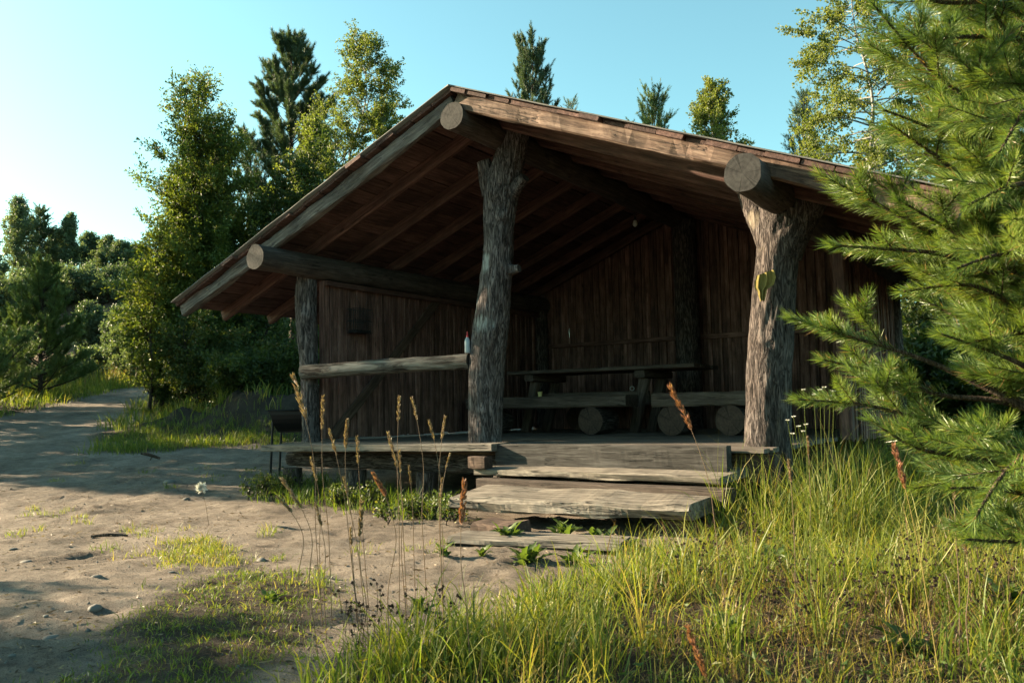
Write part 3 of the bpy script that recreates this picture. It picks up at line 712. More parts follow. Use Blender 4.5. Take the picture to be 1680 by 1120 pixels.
# ------------------------------------------------------------------ furniture and small things in the shelter
def log_bench(name, label, x0, x1, y, depth, z, th, sup, parent_group=None):
    e = empty(name, ((x0 + x1) / 2, y, 0), label, 'bench')
    board('seat', e, (x0, y + depth / 2, z - th / 2), (1, 0, 0.0), (0, 0, 1), x1 - x0, depth, th, M_bench, segs=10, wear=.007, ch=.02)
    for k, x in enumerate(sup):
        r = (z - th) / 2
        log('support_log', e, (x, y - .03, r + .002), (x, y + depth + .06, r + .002), r + .003, r - .002, M_bark2, M_end2, ns=28, n=20, amp=.005, seed=70 + k, lump=.006)
    return e
log_bench('log_bench', 'long hewn bench on round logs in front of the table', -2.05, .20, 2.40, .34, .45, .14, (-1.75, -.24))
log_bench('log_bench', 'shorter hewn bench on logs beside the right post', .56, 1.72, 2.30, .34, .455, .15, (.80, 1.45))
log_bench('log_bench', 'hewn bench behind the table against the boarded back wall', -1.7, .3, 4.15, .32, .45, .12, (-1.4, 0.05))
TB = empty('picnic_table', (-.45, 3.3, 0), 'long dark plank table between the benches', 'table')
for k in range(4):
    board('table_plank', TB, (-1.78 + rng.uniform(-.03, .03), 3.02 + k * .195, .765 + (.004 if k else .012)), (1, 0, 0), (0, 0, 1), 2.62 + rng.uniform(-.04, .04), .188, .045, M_bench, segs=9, wear=.004)
for x in (-1.45, 0.12):
    board('cross_beam', TB, (x, 2.96, .70), (0, 1, 0), (0, 0, 1), .86, .13, .085, M_bench, wear=.004)
    board('leg', TB, (x - .16, 3.12, .0), (.16, 0, .655), (0, -1, 0), .675, .12, .09, M_bench, wear=.004)
    board('leg', TB, (x - .16, 3.64, .0), (.16, 0, .655), (0, -1, 0), .675, .12, .09, M_bench, wear=.004)
board('stretcher', TB, (-1.5, 3.38, .42), (1, 0, 0), (0, 0, 1), 1.55, .06, .17, M_bench, wear=.004)
# bottle on the rail
bp = hit(767, 579, 1, .14); zt = bp[2]
def lathe(s, prof, c, ns=18, a=0.0, mi=0):
    s.tube([(c[0], c[1], c[2] + h) for r, h in prof], [max(r, .0005) for r, h in prof], ns, None, None, True, a, mi)
BT = empty('squeeze_bottle', bp, 'pale squeeze bottle with red cap standing on the handrail against the post', 'bottle')
s = Soup(); lathe(s, [(.022, 0), (.026, .004), (.027, .02), (.027, .10), (.024, .125), (.014, .145), (.011, .15)], bp); s.build('body', M_plast, BT, True, bp)
s = Soup(); lathe(s, [(.0125, .150), (.0125, .166), (.008, .170), (.005, .19), (.004, .205)], bp); s.build('cap', M_red, BT, True, bp)
# yellow cloth caught on the forked post
def cloth():
    c = surf(1240, 477, YR, .235); n = 30; m = 24; V = []
    u0 = RT2; 
    prof = [(0, -.010, .062), (.25, -.006, .078), (.5, -.012, .070), (.62, -.022, .034), (.8, -.02, .026), (1.0, -.014, .016)]
    for j in range(m):
        f = j / (m - 1); cx = np.interp(f, [p[0] for p in prof], [p[1] for p in prof]); hw = np.interp(f, [p[0] for p in prof], [p[2] for p in prof]) * 1.0
        for i in range(n):
            g_ = i / (n - 1) * 2 - 1
            fold = .012 * math.sin(g_ * 7.5 + f * 1.2) * (.4 + f) + .005 * math.sin(g_ * 15 - f * 3)
            edge = .006 * math.sin(g_ * 4 + 1) * f
            V.append(c + u0 * (cx + g_ * hw + .03 * (.5 - f)) + UP * (.105 - f * .215 + edge + .022 * g_ * (1 - f)) - FW2 * (.012 + fold + .008 * f))
    V = np.array(V); i = (np.arange(m - 1)[:, None] * n + np.arange(n - 1)[None, :]); Q = np.stack([i, i + 1, i + n + 1, i + n], -1).reshape(-1, 4)
    k = len(V); V = np.vstack([V, V + FW2 * .003]); Q = np.vstack([Q, Q[:, ::-1] + k])
    o = mk('cloth', mesh_np('cloth', V - c, Q, M_cloth, True), None, Matrix.Translation(Vector(c)))
    tag(o, 'crumpled yellow cloth hanging on the forked right post', 'cloth')
cloth()
# wire basket on the left wall
bc = hit(590, 527, 0, XL + .13)
WB = empty('wire_basket', bc, 'dark wire basket hanging on the boarded left wall', 'basket')
hx, hy, hz = .07, .13, .135
s = Soup()
for i in range(9):
    y = -hy + 2 * hy * i / 8
    for x in (-hx, hx): s.tube([bc + (x, y, -hz), bc + (x, y, hz)], [.003, .003], 5)
for i in range(1, 4):
    x = -hx + 2 * hx * i / 4
    for y in (-hy, hy): s.tube([bc + (x, y, -hz), bc + (x, y, hz)], [.003, .003], 5)
s.build('wire_grid', M_iron, WB); WB.children[0]['kind'] = 'stuff'
for z in (-hz, 0, hz):
    s = Soup(); ring = [bc + (-hx, -hy, z), bc + (hx, -hy, z), bc + (hx, hy, z), bc + (-hx, hy, z), bc + (-hx, -hy, z)]
    s.tube(ring, [.004] * 5, 6); s.build('rim', M_iron, WB)
s = Soup(); s.tube([bc + (0, 0, hz), bc + (-.02, 0, hz + .10), bc + (-.06, 0, hz + .17)], [.003] * 3, 6); s.build('hanger', M_iron, WB)
s = Soup(); s.box(bc + (0, 0, -hz + .02), (hx * .9, hy * .9, .012)); s.build('tray', M_iron, WB, False)
# half-barrel grill beside the deck
gc = at(487, 700, 9.75); gz = ground_z(gc[0], gc[1])
GR = empty('barrel_grill', (gc[0], gc[1], gz), 'black half-barrel grill on thin legs beside the deck', 'grill')
s = Soup(); ztop = .335; r = .23; ax = RT2; pr_ = FW2; hw = .26; nA = 17
V = []
for rr in (r, r - .012):
    for e in (-hw, hw):
        for i in range(nA):
            a = math.pi * i / (nA - 1); V.append(np.array([gc[0], gc[1], ztop]) + ax * (e * (1 - .25 * math.sin(a)) ) + pr_ * rr * math.cos(a) - UP * rr * math.sin(a) * 1.1)
V = np.array(V); Q = []
for k in (0, 2 * nA):
    for i in range(nA - 1): Q.append([k + i, k + i + 1, k + nA + i + 1, k + nA + i])
for e in (0, nA):
    for i in range(nA // 2): Q.append([e + i, e + i + 1, e + nA - 2 - i, e + nA - 1 - i])
s.add(V, np.array(Q)); s.build('half_barrel', M_iron, GR, False)
s = Soup(); c0 = np.array([gc[0], gc[1], ztop]); s.tube([c0 - ax * hw - pr_ * r, c0 + ax * hw - pr_ * r, c0 + ax * hw + pr_ * r, c0 - ax * hw + pr_ * r, c0 - ax * hw - pr_ * r], [.012] * 5, 6); s.build('rim', M_iron, GR)
for e, q in ((-1, -1), (-1, 1), (1, -1), (1, 1)):
    top = c0 + ax * e * hw * .86 + pr_ * q * r * .8 - UP * .05; bot = top + ax * e * .03; bot[2] = ground_z(bot[0], bot[1]) - .02
    s = Soup(); s.tube([top, bot], [.014, .014], 8); s.build('leg', M_iron, GR)
# bulb, ring, cup, lantern
lb = hit(1042, 366, 1, 3.5)
LB = empty('hanging_bulb', lb, 'small unlit bulb hanging from a rafter under the roof', 'bulb')
s = Soup(); lathe(s, [(.004, -.05), (.026, -.035), (.032, -.01), (.024, .02), (.014, .035)], lb, 14); s.build('glass', M_glass, LB, True, lb)
s = Soup(); lathe(s, [(.016, .035), (.016, .075), (.006, .085)], lb, 12); s.build('socket', M_iron, LB, True, lb)
s = Soup(); s.tube([lb + (0, 0, .08), lb + (.002, 0, .25)], [.003, .003], 5); s.build('cord', M_iron, LB)
rg = hit(1037, 637, 1, 2.99); s = Soup(); th = np.linspace(0, 2 * math.pi, 25); s.tube([rg + RT2 * .024 * math.cos(a) + UP * .024 * math.sin(a) for a in th], [.004] * 25, 6, caps=False)
RG = s.build('bottle_opener_ring', M_steel, None, True, rg); tag(RG, 'small shiny metal ring fixed on the table leg', 'ring')
cp = hit(886, 649, 1, 2.55); cp[2] = .452; s = Soup(); lathe(s, [(.022, 0), (.030, .06), (.028, .06), (.020, .006)], cp, 14)
CP = s.build('cup', M_enamel, None, True, cp); tag(CP, 'small yellowish cup left on the long bench', 'cup')

# ------------------------------------------------------------------ plants: generators
def leaves(P, D, length, width, rng_, curl=0.25):
    """diamond leaves at P with direction D; returns V, quads"""
    n = len(P); D = D / (np.linalg.norm(D, axis=1)[:, None] + 1e-9)
    a = rng_.normal(size=(n, 3)); s = np.cross(D, a); s /= np.linalg.norm(s, axis=1)[:, None] + 1e-9; nn = np.cross(D, s)
    l = length[:, None]; w = width[:, None]
    V = np.stack([P, P + D * l * .45 + s * w / 2 + nn * w * curl, P + D * l, P + D * l * .45 - s * w / 2 + nn * w * curl], 1).reshape(-1, 3)
    i = np.arange(n)[:, None] * 4
    Q = np.vstack([i + np.array([0, 1, 2]), i + np.array([0, 2, 3])])
    return V, Q
def broadleaf(name, label, base, H, R, seed, mat=None, crown0=.12, limbs=40, twigs=14, per=26, leaf=(.06, .03), up=.9, droop=.0, prof=None, trunk_r=.09, tmat=None, group=None, cat='tree', lean=(0, 0), dens=None, pale=0.0, stems=1):
    r = np.random.default_rng(seed); base = np.array(base, float); H = max(H * .6, H - .26 * R - .12)
    e = empty(name, base, label, cat, group)
    if prof is None: prof = [(0, .55), (.25, 1.0), (.6, .75), (1, .08)]
    wood = Soup(); tws = []; twd = []; twl = []; twc = []
    for sN in range(stems):
        off = np.array([r.normal(0, .12), r.normal(0, .12), 0]) * (stems > 1); ln = np.array([lean[0], lean[1], 0]) + (np.array([*r.normal(0, .35 * R, 2), 0]) if stems > 1 else 0)
        Hs = H * (1 if sN == 0 else r.uniform(.7, .97))
        tp = [base + off + ln * (f ** 1.3) + np.array([*r.normal(0, .02 * H * (f > 0), 2), Hs * f]) for f in np.linspace(0, 1, 9)]
        tp = np.array(tp); tp[0][2] -= .15
        tr = [trunk_r * (1 - .93 * f ** .8) for f in np.linspace(0, 1, 9)]
        wood.tube(tp, tr, 8, 18, barkdisp(trunk_r * .08, 14, .2, seed, trunk_r * .06))
        nl = max(6, limbs // stems)
        for k in range(nl):
            f = crown0 + (1 - crown0) * ((k + r.uniform(0, 1)) / nl) ** .9; f = min(f, .99)
            p = np.array([np.interp(f, np.linspace(0, 1, 9), tp[:, j]) for j in range(3)])
            az = k * 2.399 + r.normal(0, .5); cf = (f - crown0) / (1 - crown0)
            L = R * np.interp(cf, [q[0] for q in prof], [q[1] for q in prof]) * r.uniform(.6, 1.12) * (.75 if stems > 1 else 1)
            el = up * (.6 + .7 * cf) + r.normal(0, .15)
            h = np.array([math.cos(az), math.sin(az), 0])
            pts = [p]; d = h * math.cos(el) + UP * math.sin(el)
            for q in range(5):
                d = d + np.array([0, 0, (.10 if droop <= 0 else -droop)]) + r.normal(0, .09, 3); d /= np.linalg.norm(d); pts.append(pts[-1] + d * L / 5)
            pts = np.array(pts); rr = max(.006, trunk_r * (1 - f) * .45 + .008)
            wood.tube(pts, np.linspace(rr, .003, 6), 5, None)
            nt_ = max(3, int(twigs * (L / R) ** .8 + 1)); u = r.uniform(.15, 1, nt_) ** .8
            pos = np.stack([np.interp(u, np.linspace(0, 1, 6), pts[:, j]) for j in range(3)], 1)
            dd = (pts[-1] - pts[0])[None] / L * .7 + r.normal(0, .55, (nt_, 3)) + np.array([0, 0, .25 - droop * 4]); dd /= np.linalg.norm(dd, axis=1)[:, None]
            tws.append(pos); twd.append(dd); twl.append(r.uniform(.18, .46, nt_) * (R * .45 + .28)); twc.append(np.full(nt_, r.normal(0, .13)) + r.normal(0, .08, nt_))
    tp_ = np.vstack(tws); td = np.vstack(twd); tl = np.concatenate(twl); tc = np.concatenate(twc)
    # twigs
    nT = len(tp_); us, _ = np.zeros((nT, 3)), 0; ends = tp_ + td * tl[:, None]
    sd_ = np.cross(td, r.normal(size=(nT, 3))); sd_ /= np.linalg.norm(sd_, axis=1)[:, None]
    TV = np.stack([tp_ - sd_ * .004, tp_ + sd_ * .004, ends], 1).reshape(-1, 3); wood.add(TV, None, np.arange(nT * 3).reshape(-1, 3))
    wood.build('trunk', tmat or M_trunk, e, True, base)
    cnt = np.maximum(4, (per * tl / tl.mean() * r.uniform(.4, 1.5, nT))).astype(int)
    idx = np.repeat(np.arange(nT), cnt); n = len(idx); u = r.uniform(.1, 1.05, n)
    P = tp_[idx] + td[idx] * (tl[idx] * u)[:, None] + r.normal(0, leaf[0] * .55, (n, 3))
    D = td[idx] * .6 + r.normal(0, .6, (n, 3)) + np.array([0, 0, -.15 - droop])
    Lh = leaf[0] * r.uniform(.6, 1.25, n); Wd = leaf[1] * r.uniform(.7, 1.2, n)
    V, T = leaves(P, D, Lh, Wd, r)
    a = np.clip(.5 + tc[idx] + r.normal(0, .16, n) + pale, 0, 1)
    o = mk('crown', mesh_np('crown', V - base, T, mat or L_willow, False, {'rnd': np.repeat(a, 4)}), e, Matrix.Translation(Vector(base)))
    return e
def needles(P0, D, L, n, r, nl=.05, nw=.0018, ang=.75, start=.0, two=True):
    """bottle-brush needles on shoots P0 -> P0 + D*L; arrays per shoot; n needles each"""
    m = len(P0); D = D / np.linalg.norm(D, axis=1)[:, None]
    idx = np.repeat(np.arange(m), n); k = len(idx)
    u = start + (1 - start) * r.uniform(0, 1, k); th = r.uniform(0, 2 * math.pi, k)
    A = np.where(np.abs(D[:, 2:3]) < .9, np.array([[0, 0, 1.0]]), np.array([[1.0, 0, 0]])); U1 = np.cross(D, A); U1 /= np.linalg.norm(U1, axis=1)[:, None]; U2 = np.cross(D, U1)
    an = ang * r.uniform(.65, 1.2, k) * (1 - .55 * u ** 3)
    rad = U1[idx] * np.cos(th)[:, None] + U2[idx] * np.sin(th)[:, None]
    nd_ = D[idx] * np.cos(an)[:, None] + rad * np.sin(an)[:, None] + np.array([0, 0, .06]); nd_ += r.normal(0, .05, (k, 3)); nd_ /= np.linalg.norm(nd_, axis=1)[:, None]
    p = P0[idx] + D[idx] * (L[idx] * u)[:, None]; l = (nl * r.uniform(.7, 1.15, k))[:, None]
    s = np.cross(nd_, r.normal(size=(k, 3))); s /= np.linalg.norm(s, axis=1)[:, None]; s *= nw / 2
    if two:
        mid = p + nd_ * l * .55 + s * 0; bend = r.normal(0, .06, (k, 3)) + D[idx] * .12
        tip = mid + (nd_ + bend) * l * .45
        V = np.stack([p - s * .7, p + s * .7, mid + s, mid - s, tip], 1).reshape(-1, 3); i = np.arange(k)[:, None] * 5
        return V, i + np.array([0, 1, 2, 3]), i + np.array([3, 2, 4]), idx, 5
    V = np.stack([p - s, p + s, p + nd_ * l], 1).reshape(-1, 3); i = np.arange(k)[:, None] * 3
    return V, None, i + np.array([0, 1, 2]), idx, 3
def pine(name, label, base, H, R, seed, mat=None, whorls=14, per=5, sh=9, nn=34, nl=.085, nw=.010, prof=None, crown0=.12, trunk_r=.10, up=.35, group=None, shoot=(.22, .42), cat='tree', stripy=1.0):
    r = np.random.default_rng(seed); base = np.array(base, float); e = empty(name, base, label, cat, group); H = H - .38
    if prof is None: prof = [(0, .8), (.25, 1), (.6, .7), (.85, .34), (1, .06)]
    wood = Soup(); tp = np.array([base + np.array([*(r.normal(0, .012 * H, 2) * (f > 0)), H * f]) for f in np.linspace(0, 1, 8)]); tp[0][2] -= .15
    wood.tube(tp, [trunk_r * (1 - .92 * f) + .004 for f in np.linspace(0, 1, 8)], 8, 16)
    S0 = []; SD = []; SLn = []; SC_ = []
    S0.append(tp[-1] - np.array([0, 0, .3])); SD.append(UP); SLn.append(.45); SC_.append(.1)
    for w in range(whorls):
        f = crown0 + (1 - crown0) * (w + .4) / whorls; cf = (f - crown0) / (1 - crown0)
        p0 = np.array([np.interp(f, np.linspace(0, 1, 8), tp[:, j]) for j in range(3)])
        for b in range(per):
            az = 2 * math.pi * (b + r.uniform(-.3, .3)) / per + w * .8
            L = R * np.interp(cf, [q[0] for q in prof], [q[1] for q in prof]) * r.uniform(.65, 1.15) + .1
            el = up + .55 * cf + r.normal(0, .12); d = np.array([math.cos(az) * math.cos(el), math.sin(az) * math.cos(el), math.sin(el)])
            p = p0 + UP * r.normal(0, .08); pts = [p]
            for q in range(5):
                d = d + np.array([0, 0, .075]) + r.normal(0, .05, 3); d /= np.linalg.norm(d); pts.append(pts[-1] + d * L / 5)
            pts = np.array(pts); wood.tube(pts, np.linspace(trunk_r * .3 * (1.05 - f) + .006, .004, 6), 5)
            c = r.normal(0, .13); ns_ = max(3, int(sh * L / R + 1))
            S0.append(pts[-1]); SD.append(d); SLn.append(r.uniform(*shoot)); SC_.append(c)
            for q in range(ns_):
                u = r.uniform(.35, 1.0); pp_ = np.array([np.interp(u, np.linspace(0, 1, 6), pts[:, j]) for j in range(3)])
                sd2 = d * .5 + r.normal(0, .38, 3) + UP * .62; S0.append(pp_); SD.append(sd2 / np.linalg.norm(sd2)); SLn.append(r.uniform(*shoot) * (1.1 - .4 * cf)); SC_.append(c)
    wood.build('trunk', M_trunk, e, True, base)
    S0 = np.array(S0); SD = np.array(SD); SLn = np.array(SLn); SC_ = np.array(SC_)
    V, Q, T, idx, k = needles(S0, SD, SLn, nn, r, nl, nw, .80, 0, False)
    a = np.clip(.45 + SC_[idx] + r.normal(0, .15, len(idx)), 0, 1)
    mk('crown', mesh_np('crown', V - base, T, mat or L_pine, False, {'rnd': np.repeat(a, k)}), e, Matrix.Translation(Vector(base)))
    return e
def gz3(p): return np.array([p[0], p[1], ground_z(p[0], p[1])])
def tree_from(px, py, t):
    """ground point below the tree top seen at px,py and its height"""
    q = at(px, py, t); b = gz3(q); return b, q[2] - b[2]

# ------------------------------------------------------------------ the pines and birches
b, h = tree_from(72, 415, 22)
pine('young_pine', 'bushy young pine standing by the sandy track', b, h, 1.3, 11, L_ypine, whorls=12, per=7, sh=24, nn=90, nl=.10, nw=.011, shoot=(.18, .30), prof=[(0, 1.0), (.25, .95), (.5, .7), (.8, .33), (1, .08)], crown0=.04, trunk_r=.07, up=.3)
b, h = tree_from(-45, 560, 19)
pine('young_pine', 'low pine cut off by the left picture edge', b, h, 1.7, 12, L_ypine, whorls=9, per=7, sh=20, nn=54, nl=.10, nw=.012, crown0=.06, trunk_r=.06, up=.25)
b, h = tree_from(478, 62, 27)
pine('tall_pine', 'tall dark pine between the willows and the birch', b, h, 2.05, 13, L_pine, whorls=18, per=7, sh=34, nn=120, nl=.15, nw=.011, shoot=(.2, .36), prof=[(0, .8), (.4, 1.0), (.7, .92), (.87, .6), (1, .14)], crown0=.2, trunk_r=.14, up=.35)
b, h = tree_from(405, 205, 26)
pine('slim_pine', 'slim pine half hidden behind the willows', b, h, 1.35, 14, L_pine, whorls=14, per=6, sh=15, nn=54, nl=.11, nw=.013, crown0=.25)
b, h = tree_from(868, 90, 28)
pine('roofline_pine', 'dark blunt pine top rising behind the roof near the ridge', b, h, 1.5, 15, L_pine, whorls=18, per=6, sh=16, nn=90, nl=.11, nw=.012, prof=[(0, .8), (.6, 1), (.88, .95), (.96, .75), (1, .45)], crown0=.45, up=.6)
b, h = tree_from(932, 153, 29)
pine('roofline_pine', 'tiny pine tip just above the roof right of the blunt pine', b, h, .6, 16, L_pine, whorls=8, per=4, sh=6, nn=44, nl=.10, nw=.011, crown0=.7)
b, h = tree_from(1074, 157, 28)
pine('roofline_pine', 'small rounded pine top behind the roof left of the small birch', b, h, 1.1, 17, L_ypine, whorls=12, per=6, sh=16, nn=48, nl=.10, nw=.011, crown0=.6, up=.5, prof=[(0, 1), (.6, .95), (.9, .8), (1, .4)])
b, h = tree_from(1312, 142, 27)
pine('roofline_pine', 'pointed pine top behind the roof beside the large birch', b, h, .95, 18, L_pine, whorls=18, per=6, sh=12, nn=46, nl=.10, nw=.011, crown0=.45, up=.45)
b, h = tree_from(580, 22, 24)
broadleaf('birch_tree', 'tall slender birch rising behind the left roof slope', b, h, 2.1, 21, L_birch, limbs=130, twigs=18, per=36, leaf=(.062, .05), up=.6, droop=.02, prof=[(0, .9), (.4, 1.0), (.7, .62), (.9, .30), (1, .08)], crown0=.2, trunk_r=.08, tmat=M_birch)
b, h = tree_from(640, 150, 23)
broadleaf('birch_tree', 'lower birch bough spreading beside the left roof slope', b, h, 1.1, 22, L_birch, limbs=50, twigs=15, per=34, leaf=(.062, .05), up=.7, crown0=.45, trunk_r=.05, tmat=M_birch)
b, h = tree_from(1172, 110, 22)
broadleaf('birch_tree', 'small sunlit birch top above the middle of the right roof slope', b, h, 1.3, 23, L_birch, limbs=90, twigs=16, per=34, leaf=(.062, .05), up=.6, crown0=.4, trunk_r=.06, tmat=M_birch, pale=.12)
b, h = tree_from(1405, -60, 17)
broadleaf('birch_tree', 'large hanging birch behind the foreground pine', b, h, 1.6, 24, L_birch, limbs=90, twigs=17, per=30, leaf=(.06, .048), up=.35, droop=.10, crown0=.3, trunk_r=.09, tmat=M_birch, prof=[(0, 1), (.5, 1.1), (.8, .8), (1, .3)], pale=.1)
b, h = tree_from(1330, 195, 20)
broadleaf('birch_tree', 'low birch crown peeping over the roof below the pointed pine', b, h, 1.15, 25, L_birch, limbs=40, twigs=12, per=18, leaf=(.06, .05), up=.8, crown0=.5, trunk_r=.06, tmat=M_birch, pale=.1)
b, h = tree_from(1440, 190, 19)
broadleaf('birch_tree', 'round birch crown at the roof end behind the pine boughs', b, h, 1.4, 26, L_birch, limbs=46, twigs=13, per=18, leaf=(.06, .05), up=.7, crown0=.4, trunk_r=.06, tmat=M_birch, pale=.05)
b, h = tree_from(520, 175, 21)
broadleaf('birch_tree', 'shorter birch filling the gap between tall pine and tall birch', b, h, 1.6, 27, L_birch, limbs=90, twigs=16, per=30, leaf=(.062, .05), up=.6, crown0=.2, trunk_r=.06, tmat=M_birch, pale=-.12)
# the willows left of the roof
b, h = tree_from(352, 122, 19)
broadleaf('willow_tree', 'tallest yellow-green willow left of the roof', b, h, 2.05, 31, L_willow, limbs=170, twigs=18, per=38, leaf=(.085, .038), up=.7, crown0=.08, trunk_r=.07, stems=3, prof=[(0, .8), (.3, 1.0), (.6, .95), (.85, .6), (1, .2)], pale=.08)
b, h = tree_from(298, 172, 18.3)
broadleaf('willow_tree', 'slender bright willow in front of the tallest one', b, h, 1.5, 32, L_willow, limbs=110, twigs=16, per=36, leaf=(.085, .038), up=.8, crown0=.08, trunk_r=.05, stems=2, pale=.12)
b, h = tree_from(252, 330, 18.0)
broadleaf('willow_tree', 'low willow at the left edge of the willow group', b, h, 1.6, 33, L_willow, limbs=90, twigs=15, per=34, leaf=(.085, .038), up=.8, crown0=.05, trunk_r=.04, stems=3, pale=.12)
b, h = tree_from(425, 225, 19.5)
broadleaf('willow_tree', 'shaded dark willow close behind the left eave', b, h, 2.0, 34, L_bush, limbs=100, twigs=16, per=28, leaf=(.11, .052), up=.7, crown0=.03, trunk_r=.06, stems=3, pale=-.1)
for k, (px, py, t, R_, lab) in enumerate([(330, 520, 17, 1.15, 'sunlit leafy bush under the left roof corner'), (430, 545, 16.5, 1.1, 'leafy bush between the earth bank and the left post'), (475, 560, 15.5, .8, 'dark bush close behind the black grill'), (395, 590, 15.6, .9, 'low bush growing on top of the earth bank'), (560, 470, 17, 1.3, 'bush hidden mostly behind the left wall'), (285, 570, 18.5, .8, 'small bush at the bend of the track')]):
    b, h = tree_from(px, py, t)
    broadleaf('bush', lab, b, h, R_, 50 + k, L_bush, limbs=60, twigs=14, per=28, leaf=(.075, .045), up=.6, crown0=.02, trunk_r=.03, stems=4, cat='bush', prof=[(0, 1), (.5, 1), (1, .5)], pale=(.1 if k in (0, 3, 5) else -.02))
for k, (px, py, t, R_, lab) in enumerate([(203, 500, 30, .6, 'pale grey-green sapling in front of the eroded bank'), (165, 575, 31, 1.2, 'low grey-green bush at the foot of the eroded bank'), (232, 515, 27, .9, 'feathery bush where the track disappears'), (128, 585, 27, .8, 'dark bush right of the young pine'), (10, 540, 26, 1.6, 'dark bush behind the young pine at the left edge')]):
    b, h = tree_from(px, py, t)
    broadleaf('bush', lab, b, h, R_, 60 + k, L_hazy, limbs=50, twigs=13, per=24, leaf=(.11, .06), up=.7, crown0=.02, trunk_r=.03, stems=3, cat='bush', prof=[(0, 1), (.5, 1), (1, .4)], pale=.15 if k in (0, 2) else 0)
# trees along the hill
for k, (px, py, t, R_, kind, lab) in enumerate([
    (32, 316, 52, 1.9, 0, 'airy birch at the left end of the hilltop trees'), (-22, 345, 44, 1.5, 0, 'sunlit birch cut off by the left edge on the hill'),
    (68, 338, 54, 1.5, 1, 'dark spruce spire among the hilltop trees'), (91, 376, 58, 1.0, 0, 'small birch right of the dark spruce'),
    (116, 346, 54, 1.0, 0, 'narrow column-shaped birch in the middle of the hilltop'), (148, 378, 58, 1.4, 0, 'round-topped tree on the hill right of the column birch'),
    (176, 384, 56, 1.0, 0, 'slim tree near the right end of the hilltop row'), (203, 396, 52, 1.5, 0, 'broad tree above the eroded bank'), (230, 402, 54, 1.2, 0, 'tree at the right end of the hilltop next to the willows'),
    (40, 450, 46, 2.4, 2, 'dark bush below the hilltop birch'), (105, 458, 47, 2.6, 2, 'dark round bush on the hillside below the spruce'), (150, 462, 46, 2.4, 2, 'dark bush on the brow over the eroded bank'), (198, 465, 45, 2.2, 2, 'low bush over the right part of the bank'), (0, 462, 42, 2.6, 2, 'dark bush on the slope at the left edge'), (145, 500, 39, 1.3, 2, 'scrubby bush on the face of the eroded bank'), (190, 512, 38, 1.0, 2, 'small scrubby bush low on the eroded bank'), (240, 470, 42, 2.0, 2, 'green bush beside the willows at the foot of the hill')]):
    b, h = tree_from(px, py, t)
    if kind == 1:
        pine('spruce_tree', lab, b, h, R_, 80 + k, L_pine, whorls=20, per=7, sh=12, nn=26, nl=.16, nw=.035, prof=[(0, 1), (.5, .62), (1, .05)], crown0=.08, up=-.15, group='trees on the hill', shoot=(.3, .55))
    else:
        broadleaf('hill_tree' if kind == 0 else 'hill_bush', lab, b, h, R_, 80 + k, L_hazy, limbs=70, twigs=14, per=24, leaf=(.13, .085), up=.8, crown0=.1 if kind == 0 else .02, trunk_r=.08, group='trees on the hill' if kind == 0 else 'bushes on the hill', cat='tree' if kind == 0 else 'bush', pale=.05 if kind == 0 else -.1, prof=None if kind == 0 else [(0, 1), (.5, 1), (1, .6)], stems=1 if kind == 0 else 3)
# wood behind the pine at the right
for k, (px, py, t, R_, lab) in enumerate([(1500, 330, 17, 1.9, 'dark tree behind the right wall of the shelter'), (1600, 300, 19, 2.2, 'dark tree behind the foreground pine'), (1690, 280, 17, 2.2, 'dark tree behind the pine at the right edge'), (1560, 420, 15, 1.6, 'shaded bush seen between the pine boughs'), (1660, 430, 14, 1.6, 'shaded bush at the right edge behind the pine'), (1520, 520, 12.5, 1.1, 'low dark bush beyond the right wall corner'), (1610, 560, 11.5, 1.1, 'low dark bush behind the lower pine boughs')]):
    b, h = tree_from(px, py, t)
    broadleaf('woodland_tree' if k < 3 else 'bush', lab, b, h, R_, 110 + k, L_bush, limbs=60, twigs=14, per=22, leaf=(.10, .07), up=.5, crown0=.05, trunk_r=.07, cat='tree' if k < 3 else 'bush', stems=1 if k < 3 else 3, pale=-.12)
for k, (px, t, lab) in enumerate([(1578, 12.5, 'white birch trunk showing between the pine boughs'), (1640, 13, 'slim birch trunk near the right edge behind the pine')]):
    b = gz3(at(px, 600, t)); b2, h = tree_from(px, 40, t)
    broadleaf('birch_tree', lab, b, min(h, 7), 1.2, 130 + k, L_bush, limbs=24, twigs=9, per=14, leaf=(.06, .05), crown0=.5, trunk_r=.055, tmat=M_birch)
# trees out of the picture on the left: their shade lies over the yard and the posts
def shade_tree(along, sacross, H, R, seed, lab, crown0=.12, per=26, leaf=(.16, .10), limbs=90):
    x = .95 * along - .31 * sacross; y = .31 * along + .95 * sacross; b = gz3((x, y))
    broadleaf('birch_tree', lab, b, H, R, seed, L_birch, limbs=limbs, twigs=14, per=per, leaf=leaf, up=.5, crown0=crown0, trunk_r=.12, tmat=M_birch, prof=[(0, .95), (.4, 1.05), (.6, 1.0), (.85, .98), (1, .7)])
shade_tree(-16, 1.9, 9.9, 2.8, 201, 'leafy birch left of the yard, nearest the sandy light strip', crown0=.08, limbs=120, per=30)
shade_tree(-17, 5.6, 11.0, 2.9, 202, 'second leafy birch left of the yard', crown0=.08, limbs=120, per=26)
shade_tree(-27, 11.5, 9.5, 3.0, 204, 'wide birch beyond the young pine at the left', per=20)
shade_tree(-10.5, -5.2, 4.1, 1.7, 203, 'low leafy birch left of the camera', crown0=.04, limbs=60, per=12, leaf=(.11, .08))

